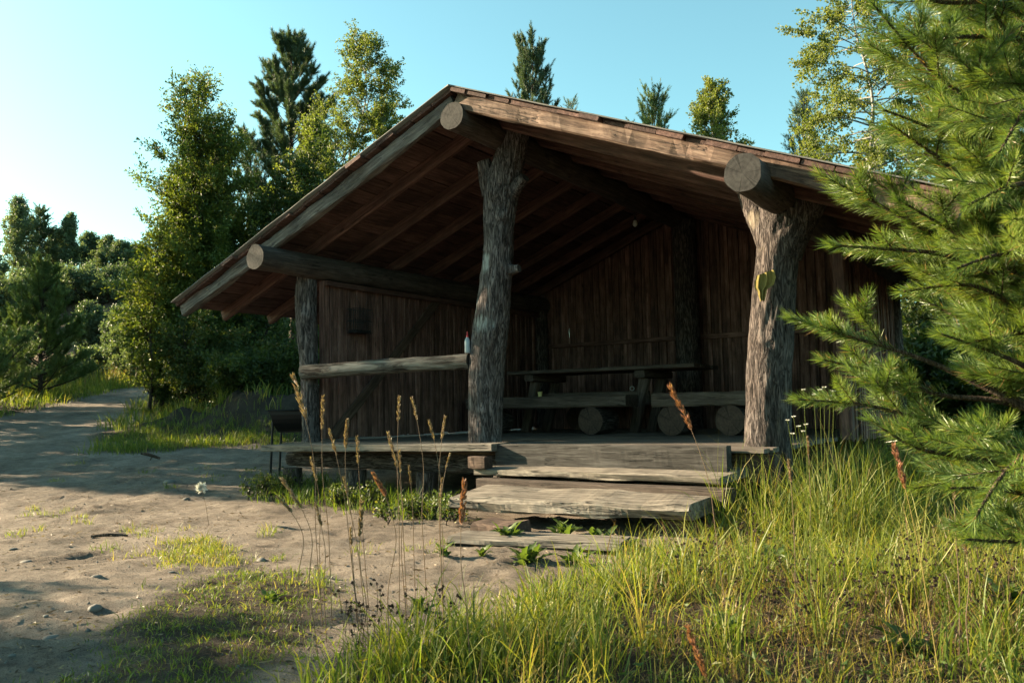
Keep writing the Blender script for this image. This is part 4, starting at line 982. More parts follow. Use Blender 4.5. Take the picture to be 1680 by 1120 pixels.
# ------------------------------------------------------------------ the pine in the right foreground
def near_pine():
    r = np.random.default_rng(303); base = gz3(at(1800, 900, 2.95))
    e = empty('foreground_pine', base, 'bright green pine reaching in from the right foreground', 'tree')
    s = Soup(); tp = [base - np.array([0, 0, .1])] + [base + np.array([.01 * math.sin(k), .012 * math.cos(k * 1.7), .35 * k]) for k in range(1, 9)]
    s.tube(tp, [.042 - .0042 * k for k in range(9)], 14, 60, barkdisp(.003, 60, .3, 8, .003)); s.build('trunk', M_pinebr, e, True, base)
    axis = np.array(tp)
    def trunk_at(z): return np.array([np.interp(z, axis[:, 2], axis[:, k]) for k in range(3)])
    BR = [
        ([(1690, 235, 2.75), (1648, 199, 2.7), (1533, 125, 2.6), (1432, 8, 2.5)], .0), ([(1700, 120, 2.8), (1640, 40, 2.7), (1600, -50, 2.6)], .0),
        ([(1690, 300, 2.75), (1600, 235, 2.65), (1558, 222, 2.6), (1449, 180, 2.55)], .0), ([(1700, 330, 2.8), (1580, 290, 2.7), (1520, 245, 2.65), (1462, 205, 2.6)], .1),
        ([(1700, 470, 2.8), (1590, 395, 2.7), (1474, 328, 2.65)], .1), ([(1650, 430, 2.8), (1550, 395, 2.8), (1460, 345, 2.8), (1348, 288, 2.8)], .15),
        ([(1680, 470, 2.8), (1550, 415, 2.75), (1450, 408, 2.75), (1366, 402, 2.75)], .15), ([(1690, 520, 2.8), (1600, 460, 2.75), (1483, 478, 2.75)], .2),
        ([(1680, 668, 2.95), (1570, 612, 3.0), (1500, 583, 3.0), (1430, 562, 3.05), (1350, 540, 3.1), (1298, 521, 3.1)], .58),
        ([(1690, 720, 2.9), (1560, 700, 2.95), (1420, 662, 3.0), (1310, 655, 3.0)], .42), ([(1690, 770, 2.8), (1560, 745, 2.75), (1500, 738, 2.75), (1430, 690, 2.75)], .25),
        ([(1700, 610, 2.7), (1640, 580, 2.6), (1545, 548, 2.55)], .1), ([(1720, 880, 2.7), (1660, 890, 2.6), (1585, 884, 2.55)], .2),
        
        ([(1740, 60, 2.8), (1700, -40, 2.7)], .0), ([(1740, 300, 2.6), (1660, 300, 2.4), (1590, 335, 2.3)], .1), ([(1720, 420, 2.6), (1650, 410, 2.4), (1570, 440, 2.35)], .1),
        ([(1680, 60, 2.7), (1560, 60, 2.6), (1480, 70, 2.55)], .0), ([(1650, 0, 2.7), (1530, 8, 2.6), (1470, -30, 2.5)], .0), ([(1700, 540, 2.65), (1600, 560, 2.55)], .1),
        ([(1720, 200, 3.1), (1600, 120, 3.2), (1490, 30, 3.25)], .0), ([(1720, 280, 3.1), (1600, 200, 3.2), (1500, 150, 3.2)], .0),
        ([(1720, 800, 3.0), (1620, 780, 3.0), (1500, 800, 3.0)], .25),
        ([(1720, 820, 2.7), (1640, 800, 2.6), (1560, 800, 2.5)], .2), ([(1740, 130, 2.6), (1690, 160, 2.4), (1640, 250, 2.3)], .1), ([(1710, 350, 2.5), (1660, 360, 2.35)], .1), ([(1700, 740, 2.5), (1650, 760, 2.4), (1600, 850, 2.35)], .2),
        ([(1640, 655, 3.0), (1540, 650, 3.05), (1440, 610, 3.1), (1350, 590, 3.1)], .5)]
    for k in range(40):                                                   # the rest of the crown, whorl by whorl
        z = base[2] + .80 + 1.75 * (k // 4) / 10 + r.normal(0, .03); az = (k % 4 - 1.5) * .75 + r.normal(0, .22); L = np.interp(z, [0, .8, 2.2], [.55, .56, .40]) * r.uniform(.65, 1.1)
        st = trunk_at(z); d = -RT2 * math.cos(az) + FW2 * math.sin(az); BR.append(([st, st + d * L * .35 + UP * L * .16, st + d * L * .7 + UP * L * .33, st + d * L + UP * L * .52], .05))
    for bi, (pts, bare) in enumerate(BR):
        if len(pts[0]) == 3 and isinstance(pts[0], tuple): P = [at(*p) for p in pts]; st = trunk_at(max(base[2] + .15, min(P[0][2] - .12, 2.2))); path = np.array([st] + P)
        else: path = np.array(pts)
        Pp, Rr, S = resample(path, np.linspace(.013, .0032, len(path)), 26); L = S[-1]
        w = Soup(); w.tube(Pp, Rr, 8, None, None)
        S0 = []; SD = []; SLn = []; age = []
        T = np.gradient(Pp, axis=0); T /= np.linalg.norm(T, axis=1)[:, None]
        def on_(u): k = u / L * 25; i = int(min(k, 24)); f = k - i; return Pp[i] * (1 - f) + Pp[i + 1] * f, T[i]
        # the leading shoot
        u = L - r.uniform(.17, .22); p, d = on_(u); S0.append(p); SD.append(Pp[-1] - p); SLn.append(np.linalg.norm(Pp[-1] - p) + .01); age.append(.0)
        u_lo = L * max(bare, .12); u2 = L - .20; yr = 0
        while u2 > u_lo:
            p, d = on_(u2); p2, _ = on_(max(u_lo, u2 - .17))
            if r.random() < .9: S0.append(p2); SD.append(p - p2); SLn.append(np.linalg.norm(p - p2)); age.append(.3)   # older needles on the stem
            side = np.cross(d, UP); side /= np.linalg.norm(side)
            for sgn in (-1, 1):
                for q in range(1 if r.random() < .85 else 2):
                    a = r.uniform(.55, 1.0); dirn = d * math.cos(a) + side * sgn * math.sin(a) + UP * r.uniform(-.05, .60); dirn /= np.linalg.norm(dirn)
                    ln = r.uniform(.09, .20) * (1 + .3 * yr); ln = min(ln, .30); n_seg = 1
                    w.tube([p, p + dirn * ln], [.0028, .0016], 5)
                    S0.append(p + dirn * ln * .12); SD.append(dirn); SLn.append(ln * .9); age.append(r.uniform(0, .15))
                    if ln > .19:
                        for sg2 in (-1, 1):
                            d2 = dirn * .75 + np.cross(dirn, UP) * sg2 * .6 + UP * r.uniform(0, .3); d2 /= np.linalg.norm(d2); m = p + dirn * ln * r.uniform(.5, .75); l2 = r.uniform(.10, .16)
                            w.tube([m, m + d2 * l2], [.002, .0014], 5); S0.append(m); SD.append(d2); SLn.append(l2); age.append(.0)
            u2 -= r.uniform(.12, .18); yr += 1
        bo = w.build('branch', M_pinebr, e, True, Pp[0])
        S0 = np.array(S0); SD = np.array(SD); SLn = np.array(SLn); age = np.array(age)
        V, Q, Tn, idx, k = needles(S0, SD, SLn, 400, r, .052, .0017, .95, 0, True)
        keep = r.random(len(idx)) < np.clip(SLn[idx] / .24, .25, 1) * np.where(age[idx] > .2, .55, 1)
        kv = np.repeat(keep, k); mp = np.cumsum(kv) - 1
        Q = mp[Q[keep]]; Tn = mp[Tn[keep]]; V = V[kv]
        sv_ = r.normal(0, .13, len(S0)); a = np.clip(.5 + r.normal(0, .06) + sv_[idx][keep] - age[idx][keep] * .6 + r.normal(0, .16, keep.sum()), 0, .9); a = np.where(r.random(len(a)) < .03 + .10 * (age[idx][keep] > .2), 1.0, a)
        mk('needles', mesh_np('needles', V - Pp[0], [Q, Tn], L_near, False, {'rnd': np.repeat(a, k)}), bo, Matrix.Translation(Vector(Pp[0])))['kind'] = 'stuff'
near_pine()

# ------------------------------------------------------------------ grass
def blades(P, h, w, lean, r, hue, curve=1.0):
    n = len(P); az = r.uniform(0, 2 * math.pi, n); d = np.stack([np.cos(az), np.sin(az), 0 * az], 1)
    if lean.ndim == 2: d = lean; lean_m = np.linalg.norm(lean, axis=1); d = d / (lean_m[:, None] + 1e-9); lean = lean_m
    sa = r.uniform(0, 2 * math.pi, n); sv = np.stack([np.cos(sa), np.sin(sa), 0 * sa], 1)
    V = []
    fr = (0, .4, .75, 1.0); wd = (.8, 1.0, .65, 0)
    for f, ww in zip(fr, wd):
        c = P + d * (lean * f ** 2 * curve * h)[:, None] + UP * (h * f * (1 - .35 * np.minimum(lean, 1.2) * f * f))[:, None]
        if ww > 0: V += [c - sv * (w * ww / 2)[:, None], c + sv * (w * ww / 2)[:, None]]
        else: V += [c]
    V = np.stack(V, 1).reshape(-1, 3); i = np.arange(n)[:, None] * 7
    Q = np.vstack([i + np.array([0, 1, 3, 2]), i + np.array([2, 3, 5, 4])]); T = i + np.array([4, 5, 6])
    return V, Q, T, np.repeat(hue, 7)
def scatter(poly, n, r, jitter=0.0):
    p = np.array(poly); lo = p.min(0); hi = p.max(0); out = []
    tot = 0
    while tot < n:
        q = r.uniform(lo, hi, (n * 2, 2)); m = inpoly(q[:, 0], q[:, 1], poly); q = q[m]; out.append(q); tot += len(q)
        if len(q) == 0: break
    q = np.vstack(out)[:n]
    if jitter: q = q + r.normal(0, jitter, q.shape)
    return q
def grass_obj(name, label, sets, mat=None, cat='grass'):
    Vs, Qs, Ts, As = [], [], [], []; n = 0
    for V, Q, T, a in sets: Vs.append(V); Qs.append(Q + n); Ts.append(T + n); As.append(a); n += len(V)
    o = mk(name, mesh_np(name, np.vstack(Vs), [np.vstack(Qs), np.vstack(Ts)], mat or L_grass, False, {'rnd': np.concatenate(As)}))
    return tag(o, label, cat, None, 'stuff')
def lownoise(q, f, seed): return fbm(np.stack([q[:, 0] * f, q[:, 1] * f, q[:, 0] * 0], 1), 3, seed)
def tufted(q, nb, r, hmin, hmax, w, hue0, spread=.05, lean=.5, huevar=.16, hscale=None):
    """tufts at q with nb blades each"""
    idx = np.repeat(np.arange(len(q)), nb); off = r.normal(0, spread, (len(idx), 2)); p = q[idx] + off
    z = terrain(p[:, 0], p[:, 1]); P = np.column_stack([p, z - .01])
    th = r.uniform(.6, 1.1, len(q)) if hscale is None else hscale
    h = r.uniform(hmin, hmax, len(idx)) * th[idx]
    ld = np.column_stack([off / spread * .28 + r.normal(0, .35, off.shape), np.zeros(len(idx))]) * lean
    hue = np.clip((hue0 if np.isscalar(hue0) else hue0[idx]) + r.normal(0, .10, len(q))[idx] + r.normal(0, huevar, len(idx)), 0, 1)
    return blades(P, h, w * r.uniform(.6, 1.3, len(idx)), ld, r, hue)
r = np.random.default_rng(404)
def vis(q, tmin=1.6, tmax=9, side=.72):
    t, v = tv(q[:, 0], q[:, 1]); return q[(t > tmin) & (t < tmax) & (np.abs(v) < side * t + .4)]
q = vis(scatter(PG_right, 16000, r, .06)); q = q[lownoise(q, 2.2, 77) + r.normal(0, .15, len(q)) > -.42]; hs = np.clip(.8 + 1.3 * lownoise(q, 1.4, 71), .25, 1.9)
t_, v_ = tv(q[:, 0], q[:, 1])
brown = np.maximum(np.exp(-(((t_ - 3.3) / .45) ** 2 + ((v_ - 1.75) / .6) ** 2) ** 1.5), np.maximum(np.exp(-(((t_ - 3.0) / .35) ** 2 + ((v_ - .95) / .4) ** 2) ** 1.5), np.exp(-(((t_ - 3.9) / .4) ** 2 + ((v_ - 1.05) / .45) ** 2) ** 1.5)))
keep_ = r.random(len(q)) > .72 * brown; qb = q[brown > .3]; q = q[keep_]; hs = hs[keep_]; t_ = t_[keep_]; v_ = v_[keep_]; hp_ = .20 * lownoise(q, .9, 15)
hs *= np.interp(t_, [2, 3, 4.5, 6], [.62, .70, .9, 1.25])
grass_obj('meadow_grass', 'tangled yellow-green meadow grass filling the right foreground', [tufted(q, 5, r, .07, .31, .0042, .66 + hp_, .03, .9, .15, hs), tufted(qb, 6, r, .04, .22, .0030, .99, .05, 1.4, .02), tufted(q[::2], 4, r, .04, .13, .005, .35, .05, 1.2, .22), tufted(q[::2], 5, r, .05, .20, .003, .88, .06, 1.6, .07), tufted(q[::2], 4, r, .03, .10, .0028, .95, .07, 3.2, .05), tufted(q[lownoise(q, .9, 91) > .1], 5, r, .10, .30, .0055, .40, .03, .7, .10)])
# tall grass beside the deck and below the pine
pl_ = gpoly([(1180, 885), (1235, 815), (1330, 790), (1450, 790), (1560, 800), (1500, 880), (1300, 900)])
q = scatter(pl_, 420, r, .05)
grass_obj('tall_grass', 'tall arching grass growing between the steps and the pine', [tufted(q, 9, r, .30, .74, .0048, .52, .04, .75, .16), tufted(q[::3], 5, r, .35, .85, .0028, .85, .05, .8, .08), tufted(np.vstack([gpt(*p)[:2] for p in [(1090, 950), (1160, 930), (1130, 985), (1010, 985), (1230, 960), (1320, 930), (1390, 985), (1060, 1060), (1200, 1090), (1350, 1060), (1500, 1000), (1600, 985), (900, 1040), (760, 1070), (1640, 1060), (1450, 930), (980, 1100), (680, 1095)]]), 46, r, .22, .50, .0046, .64, .035, 1.15, .13)])
q = np.vstack([scatter(gpoly([(560, 1117), (640, 1085), (740, 1055), (900, 1010), (1000, 1010), (900, 1118)]), 190, r, .06), vis(scatter(PG_right, 170, r, .1), 1.9, 3.4)])
grass_obj('front_grass', 'long green grass blades along the lower picture edge', [tufted(q, 7, r, .10, .27, .0048, .60, .03, .8, .14)])
q = vis(scatter(PG_left, 2600, r, .08), 2.0)
grass_obj('short_grass', 'short worn grass patch in the shaded lower left sand', [tufted(q[::2], 6, r, .012, .06, .0038, .45, .04, 1.3, .22)])
q = scatter(PG_tuft, 320, r, .06)
grass_obj('sunlit_turf', 'small sunlit turf patch on the sand left of the steps', [tufted(q, 7, r, .02, .09, .004, .66, .03, 1.1, .14)])
tf = np.vstack([gpt(*p)[:2] for p in [(48, 845), (57, 838), (135, 858), (105, 840), (108, 850), (218, 868), (232, 875), (255, 878), (195, 915), (150, 740), (165, 728), (345, 780), (330, 770), (60, 870), (22, 880), (300, 870), (470, 950), (500, 955), (530, 945), (515, 962), (440, 870), (435, 880), (465, 915), (590, 905), (825, 990), (835, 985), (700, 900), (720, 890), (460, 795), (200, 690), (400, 775), (350, 790), (240, 775), (280, 800), (180, 905), (130, 760), (90, 790)]])
grass_obj('sand_tufts', 'scattered small grass tufts on the open sand', [tufted(np.repeat(tf, 3, 0) + r.normal(0, .06, (len(tf) * 3, 2)), 13, r, .02, .10, .0045, .58, .03, 1.0, .16)])
q = scatter(PG_mound, 620, r, .12)
grass_obj('yard_grass', 'green grass between the sand and the earth bank', [tufted(q, 9, r, .05, .20, .008, .42, .07, .8, .16)])
q = scatter(PG_under, 260, r, .07)
grass_obj('deck_weeds', 'dark weeds and grass growing under the front of the deck', [tufted(q, 9, r, .06, .22, .007, .30, .05, .9, .16)])
q = scatter(PG_track, 900, r, .25)
grass_obj('track_grass', 'sunlit tall yellow grass along the far side of the track', [tufted(q, 10, r, .30, .75, .014, .66, .12, .5, .10), tufted(q[::2], 4, r, .75, 1.05, .011, .93, .14, .35, .05)])
# rough growth under the willows and along the bank top
tq = np.column_stack([r.uniform(14.2, 32, 5200), r.uniform(-14, 1.5, 5200)]); ok = np.abs(tq[:, 1] - np.interp(tq[:, 0], [8, 14, 20, 27, 32], [-6.5, -8.6, -9.8, -11.2, -12])) > np.interp(tq[:, 0], [8, 14, 20, 27, 32], [3.2, 1.5, 1.0, .8, .4])
ok &= ~((tq[:, 0] < 16.5) & (tq[:, 1] > -2.5)) & ~((tq[:, 0] < 14.75) & (tq[:, 1] > -6.4) & (r.random(len(tq)) < .25)); tq = tq[ok]; q = np.column_stack([CAM[0] + tq[:, 0] * FW2[0] + tq[:, 1] * RT2[0], CAM[1] + tq[:, 0] * FW2[1] + tq[:, 1] * RT2[1]])
grass_obj('rough_grass', 'rough grass under the bushes and on the earth bank', [tufted(q, 8, r, .12, .42, .014, .5, .10, .7, .2)])
tq = np.column_stack([r.uniform(30, 60, 5000), r.uniform(-42, -8, 5000)]); q = np.column_stack([CAM[0] + tq[:, 0] * FW2[0] + tq[:, 1] * RT2[0], CAM[1] + tq[:, 0] * FW2[1] + tq[:, 1] * RT2[1]])
q = q[lownoise(q, .12, 3) > -.05]
grass_obj('hill_grass', 'tall dull grass covering the hillside', [tufted(q, 7, r, .3, .8, .04, .35, .2, .5, .2)])
# leafy ground cover among the grass
q = vis(scatter(PG_right, 6500, r, .06), 1.8, 7.5); k = 4; idx = np.repeat(np.arange(len(q)), k); p = q[idx] + r.normal(0, .03, (len(idx), 2))
P = np.column_stack([p, terrain(p[:, 0], p[:, 1]) + r.uniform(.01, .13, len(p)) * r.uniform(.3, 1, len(p))]); D = np.column_stack([r.normal(0, 1, (len(p), 2)), r.uniform(-.1, .9, len(p))])
V, T = leaves(P, D, r.uniform(.015, .042, len(p)), r.uniform(.007, .018, len(p)), r)
o = mk('ground_cover', mesh_np('ground_cover', V, T, L_weed, False, {'rnd': np.repeat(np.clip(r.normal(.5, .25, len(p)), 0, 1), 4)})); tag(o, 'small-leaved weeds among the meadow grass', 'weeds', None, 'stuff')
# withered brown flower heads on thin stems
hp = np.vstack([scatter(gpoly([(1090, 930), (1180, 900), (1260, 900), (1330, 930), (1230, 1000), (1100, 990)]), 60, r), scatter(gpoly([(1430, 960), (1560, 940), (1670, 960), (1670, 1050), (1450, 1060)]), 110, r), scatter(gpoly([(1230, 1010), (1420, 1000), (1440, 1090), (1240, 1090)]), 60, r), scatter(gpoly([(560, 1075), (740, 1040), (760, 1110), (560, 1116)]), 42, r)])
s = Soup()
for p in hp:
    z = ground_z(*p); h = r.uniform(.10, .26); top = np.array([p[0] + r.normal(0, .03), p[1] + r.normal(0, .03), z + h])
    s.tube([(p[0], p[1], z), ((p[0] + top[0]) / 2 + r.normal(0, .01), (p[1] + top[1]) / 2, z + h * .55), top], [.0012, .001, .001], 3, a=r.uniform(.4, 1))
    for j in range(r.integers(1, 4)):
        c = top + r.normal(0, .012, 3) * (j > 0); n = 16; dr = r.normal(size=(n, 3)); dr /= np.linalg.norm(dr, axis=1)[:, None]; V, T = leaves(np.repeat(c[None], n, 0), dr, np.full(n, .0075), np.full(n, .006), r)
        s.add(V, None, T, r.uniform(0, .8))
o = s.build('withered_flower_heads', L_brown, None, False); tag(o, 'withered dark brown flower heads among the grass', 'dead flowers', None, 'stuff')

# ------------------------------------------------------------------ tall dry stalks, one by one
def stalk(h0, h1, bx, t, label, rust=False, fat=1.0, green=False):
    a = at(*h0, t); b = at(*h1, t); base = gz3(at(bx, 1000, t)); rr = np.random.default_rng(int(h0[0] * 7 + h0[1]))
    e = empty('grass_stalk', base, label, 'grass stalk', 'tall dry grass stalks')
    mid = base * .5 + b * .5 + (b - a) * .35 * 0 + RT2 * rr.normal(0, .008); c2 = b + (b - a) / np.linalg.norm(b - a) * np.linalg.norm(b - base) * .25; c2[:2] = c2[:2] * .5 + (base * .25 + b * .75)[:2] * .5
    s = Soup(); s.tube([base - np.array([0, 0, .02]), mid, c2, b, (a + b) / 2], [.0018, .0016, .0013, .0011, .0008], 5, 22, a=.35 if not green else .9); s.build('stem', L_dry if not green else L_grass, e, True, base)
    L = np.linalg.norm(a - b); n = int(90 * fat); u = rr.uniform(0, 1, n); d = (a - b) / L; wv = np.interp(u, [0, .15, .5, .85, 1], [.35, 1, .9, .7, .15]) * (.75 + .35 * np.sin(u * 23 + rr.uniform(0, 6)))
    side = rr.normal(size=(n, 3)); side -= d * (side @ d)[:, None]; side /= np.linalg.norm(side, axis=1)[:, None]; rad = .0046 * fat * L / .13 + .001
    P = b + d * (L * u)[:, None] + side * (wv * rad * rr.uniform(.1, .8, n))[:, None]
    V, T = leaves(P, d * 1.0 + side * .45, np.full(n, .014 * L / .13 + .004) * rr.uniform(.7, 1.2, n), np.full(n, .0052 * fat), rr)
    hue = np.repeat(np.clip(rr.normal(.5, .2, n), 0, 1), 4)
    o = mk('seed_head', mesh_np('seed_head', V - b, T, L_rust if rust else L_dry, False, {'rnd': hue}), e, Matrix.Translation(Vector(b)))
for a in [
    ((481, 617), (503, 690), 530, 3.4, 'tallest dry stalk, its head reaching up beside the left post', False, 1.3), ((530, 652), (528, 706), 545, 3.5, 'dry stalk standing upright at the front edge of the left wall'),
    ((570, 690), (566, 737), 602, 3.5, 'pale thick-headed stalk in front of the lower end of the wall brace', False, 1.5), ((541, 706), (552, 747), 590, 3.3, 'leaning stalk whose head ends just above the deck plank'),
    ((586, 719), (588, 762), 607, 3.6, 'slim stalk whose head crosses the deck plank right of the thick-headed stalk'), ((655, 651), (653, 692), 655, 3.6, 'straight stalk below the middle of the handrail'),
    ((676, 654), (685, 690), 702, 3.6, 'stalk leaning left right beside the straight one below the handrail'), ((704, 690), (713, 722), 728, 3.4, 'left stalk of the crossing pair left of the centre post'),
    ((730, 684), (724, 722), 727, 3.5, 'right stalk of the crossing pair left of the centre post'), ((637, 711), (652, 768), 668, 3.4, 'curved stalk crossing the middle of the deck plank'),
    ((655, 741), (657, 776), 668, 3.7, 'short stalk just under the deck plank near the curved one'), ((510, 752), (520, 790), 526, 3.8, 'small stalk under the left part of the deck plank'),
    ((738, 745), (731, 768), 727, 3.7, 'stalk with a tiny head left of the step corner'), ((463, 786), (495, 832), 522, 3.1, 'bowed stalk hanging over the weeds at the deck corner', False, 1.2),
    ((455, 814), (480, 840), 500, 3.1, 'lower bowed stalk left of the deck weeds', False, 1.2), ((564, 783), (571, 812), 590, 3.6, 'short stalk among the weeds below the deck'),
    ((613, 777), (634, 814), 642, 2.7, 'blurred rust-brown stalk close to the camera below the deck', True, 1.6), ((518, 826), (528, 864), 536, 3.2, 'stubby stalk on the sand left of the pale one'),
    ((594, 823), (590, 880), 606, 3.0, 'cream-coloured stalk on the sand in front of the deck', False, 1.3), ((762, 791), (756, 862), 772, 2.7, 'large rust-red stalk in front of the lowest step', True, 1.5),
    ((671, 765), (674, 792), 682, 3.7, 'thin stalk under the deck right of its middle'), ((725, 786), (722, 815), 726, 3.8, 'brown stalk beside the left end of the steps'),
    ((575, 866), (577, 895), 585, 3.6, 'very short stalk on the sunlit sand'), ((1100, 634), (1136, 706), 1200, 3.0, 'rust-red stalk leaning in front of the shorter bench', True, 1.4),
    ((1467, 733), (1486, 802), 1545, 2.35, 'long rust-headed stalk crossing the grass below the pine', True, 1.3, True), ((1294, 755), (1298, 792), 1302, 3.2, 'tan stalk in front of the foot of the forked post', False, 1.3),
    ((1325, 718), (1327, 748), 1332, 3.6, 'brown stalk right of the foot of the forked post'), ((1128, 1030), (1160, 1112), 1172, 2.35, 'blurred red-brown stalk at the lower picture edge', True, 1.3),
    ((1564, 785), (1566, 822), 1568, 2.8, 'pale stalk standing before the low pine boughs', False, 1.2), ((1583, 890), (1586, 910), 1588, 2.7, 'small stalk left of the lowest pine bough')]: stalk(*a)

# ------------------------------------------------------------------ leafy weeds at the steps: every leaf a part
def big_leaf(L, w, seed):
    rr = np.random.default_rng(seed); n = 9; V = []
    for i in range(n):
        f = i / (n - 1); hw = w / 2 * (math.sin(math.pi * min(1, f * .92 + .05)) ** .75) * (1 + .18 * (-1) ** i); x = L * f; z = .35 * L * f - .42 * L * f * f + rr.normal(0, .002)
        V += [(x, -hw, z + hw * .35), (x, 0, z), (x, hw, z + hw * .35)]
    Q = []
    for i in range(n - 1):
        for j in (0, 1): Q.append([i * 3 + j, i * 3 + j + 1, i * 3 + j + 4, i * 3 + j + 3])
    return mesh_np('leaf', np.array(V), np.array(Q), L_weed, True, {'rnd': np.clip(rr.normal(.55, .05) + rr.normal(0, .06, len(V)), 0, 1)})
LM = [big_leaf(.12 + .014 * k, .046 + .006 * (k % 3), 500 + k) for k in range(6)]
rw = random.Random(9)
for px, py, n, sc, lab in [(862, 925, 15, .95, 'bushiest leafy weed in front of the ground plank'), (835, 885, 9, .8, 'leafy weed behind the left half of the ground plank'), (930, 880, 10, .9, 'upright leafy weed under the middle of the lowest step'), (985, 885, 8, .7, 'small leafy weed under the right part of the lowest step'), (730, 910, 8, .55, 'low weed at the left end of the ground plank'), (790, 912, 7, .5, 'low weed in front of the left part of the ground plank'), (945, 925, 8, .7, 'brownish weed at the right end of the ground plank'), (1030, 900, 7, .6, 'weed between the lowest step and the tall grass'), (690, 1000, 8, .45, 'flat leafy rosette on the sand below the stalks'), (1650, 1000, 10, .9, 'broad-leaved weed at the right picture edge'), (447, 985, 7, .4, 'small rosette in the shaded turf patch'), (1262, 930, 9, .8, 'leafy weed in the meadow below the forked post'), (1405, 950, 10, .85, 'leafy weed in the middle of the right meadow'), (1550, 935, 9, .8, 'leafy weed left of the lowest pine bough'), (1185, 1045, 8, .7, 'leafy weed in the lower meadow beside the blurred stalk'), (1480, 1070, 9, .8, 'leafy weed at the lower edge below the pine')]:
    p = gpt(px, py); e = empty('leafy_weed', p, lab, 'weed', 'leafy weeds around the steps')
    for k in range(n * 2):
        az = k * 2.4 + rw.uniform(-.4, .4); el = rw.uniform(.35, 1.15); c = sc * rw.uniform(.7, 1.1)
        M = Matrix.Translation(Vector((p[0] + rw.gauss(0, .025) * sc, p[1] + rw.gauss(0, .025) * sc, p[2] - .005))) @ Matrix.Rotation(az, 4, 'Z') @ Matrix.Rotation(-el, 4, 'Y') @ Matrix.Rotation(rw.uniform(-.5, .5), 4, 'X') @ Matrix.Scale(c, 4)
        mk('leaf', LM[rw.randrange(6)], e, M)
# leafy herb at the left end of the steps
b = gpt(722, 855); broadleaf('leafy_herb', 'bright small-leaved herb at the left end of the steps', b, .22, .09, 601, L_weed, limbs=16, twigs=4, per=7, leaf=(.028, .016), up=1.0, crown0=.05, trunk_r=.004, stems=5, cat='herb')
b = gpt(668, 850); broadleaf('leafy_herb', 'dark small-leaved herb under the middle of the deck', b, .12, .10, 602, L_bush, limbs=14, twigs=4, per=7, leaf=(.035, .022), up=.9, crown0=.05, trunk_r=.004, stems=5, cat='herb')
b = gpt(450, 812); broadleaf('leafy_herb', 'dark weed clump at the left front corner of the deck', b, .14, .16, 603, L_bush, limbs=18, twigs=4, per=7, leaf=(.035, .02), up=.9, crown0=.03, trunk_r=.004, stems=6, cat='herb')
b = gpt(560, 830); broadleaf('leafy_herb', 'dark weed clump below the left half of the deck', b, .10, .16, 604, L_bush, limbs=16, twigs=4, per=7, leaf=(.035, .02), up=.8, crown0=.03, trunk_r=.004, stems=6, cat='herb')
# white wildflower
wf = gz3(at(1345, 1000, 3.3)); WF = empty('white_wildflower', wf, 'thin wildflower with tiny white blooms by the forked post', 'flower')
rr = np.random.default_rng(77)
for px, py in [(1292, 690), (1302, 684), (1310, 700), (1318, 640), (1335, 648), (1345, 640), (1352, 636), (1362, 650), (1368, 642), (1300, 712), (1318, 708), (1322, 697)]:
    c = at(px, py, 3.3 + rr.normal(0, .03)); s = Soup(); s.tube([wf, wf * .5 + c * .5 + RT2 * rr.normal(.01, .01), c], [.0015, .001, .0007], 4, 10, a=.5); s.build('stem', L_grass, WF, True, wf)
    n = 14; a = np.linspace(0, 2 * math.pi, n, endpoint=False); d = np.column_stack([np.cos(a), np.sin(a), np.full(n, .5)]); V, T = leaves(np.repeat(c[None], n, 0), d, np.full(n, .011), np.full(n, .006), rr)
    mk('bloom', mesh_np('bloom', V - c, T, L_white, False, {'rnd': np.full(len(V), .6)}), WF, Matrix.Translation(Vector(c)))
# fluffy seed head
ft = at(330, 800, 6.6); fb = gz3(at(342, 900, 6.6)); SH_ = empty('seed_clock', fb, 'white fluffy seed head on a thin stem over the sand', 'seed head')
s = Soup(); s.tube([fb, fb * .5 + ft * .5 + RT2 * .01, ft], [.002, .0016, .0012], 5, 14, a=.3); s.build('stem', L_dry, SH_, True, fb)
n = 240; d = rr.normal(size=(n, 3)); d /= np.linalg.norm(d, axis=1)[:, None]; d[:, 2] = d[:, 2] * .9 + .1; V, T = leaves(np.repeat(ft[None], n, 0) + d * .008, d, rr.uniform(.022, .052, n), np.full(n, .012), rr)
mk('fluff', mesh_np('fluff', V - ft, T, L_white, False, {'rnd': np.full(len(V), .4)}), SH_, Matrix.Translation(Vector(ft)))

# ------------------------------------------------------------------ stones, stick, pebbles, litter
def stone(c, r0, seed, squash=.6):
    n, m = 14, 9; th = np.linspace(0, 2 * math.pi, n, endpoint=False); ph = np.linspace(.08, math.pi - .08, m)
    A, B = np.meshgrid(ph, th, indexing='ij'); d = np.stack([np.sin(A) * np.cos(B), np.sin(A) * np.sin(B), np.cos(A)], -1).reshape(-1, 3)
    rad = r0 * (1 + .28 * fbm(d * 1.6 + seed, 3, seed)); V = d * rad[:, None] * np.array([1.15, .85, squash])
    i = np.arange(m - 1)[:, None] * n; j = np.arange(n)[None, :]; j2 = (j + 1) % n; Q = np.stack([i + j, i + n + j, i + n + j2, i + j2], -1).reshape(-1, 4)
    k = len(V); V = np.vstack([V, V[:n].mean(0), V[-n:].mean(0)]); T = np.vstack([np.stack([np.full(n, k), np.arange(n), (np.arange(n) + 1) % n], 1), np.stack([np.full(n, k + 1), k - n + (np.arange(n) + 1) % n, k - n + np.arange(n)], 1)])
    return V, Q, T
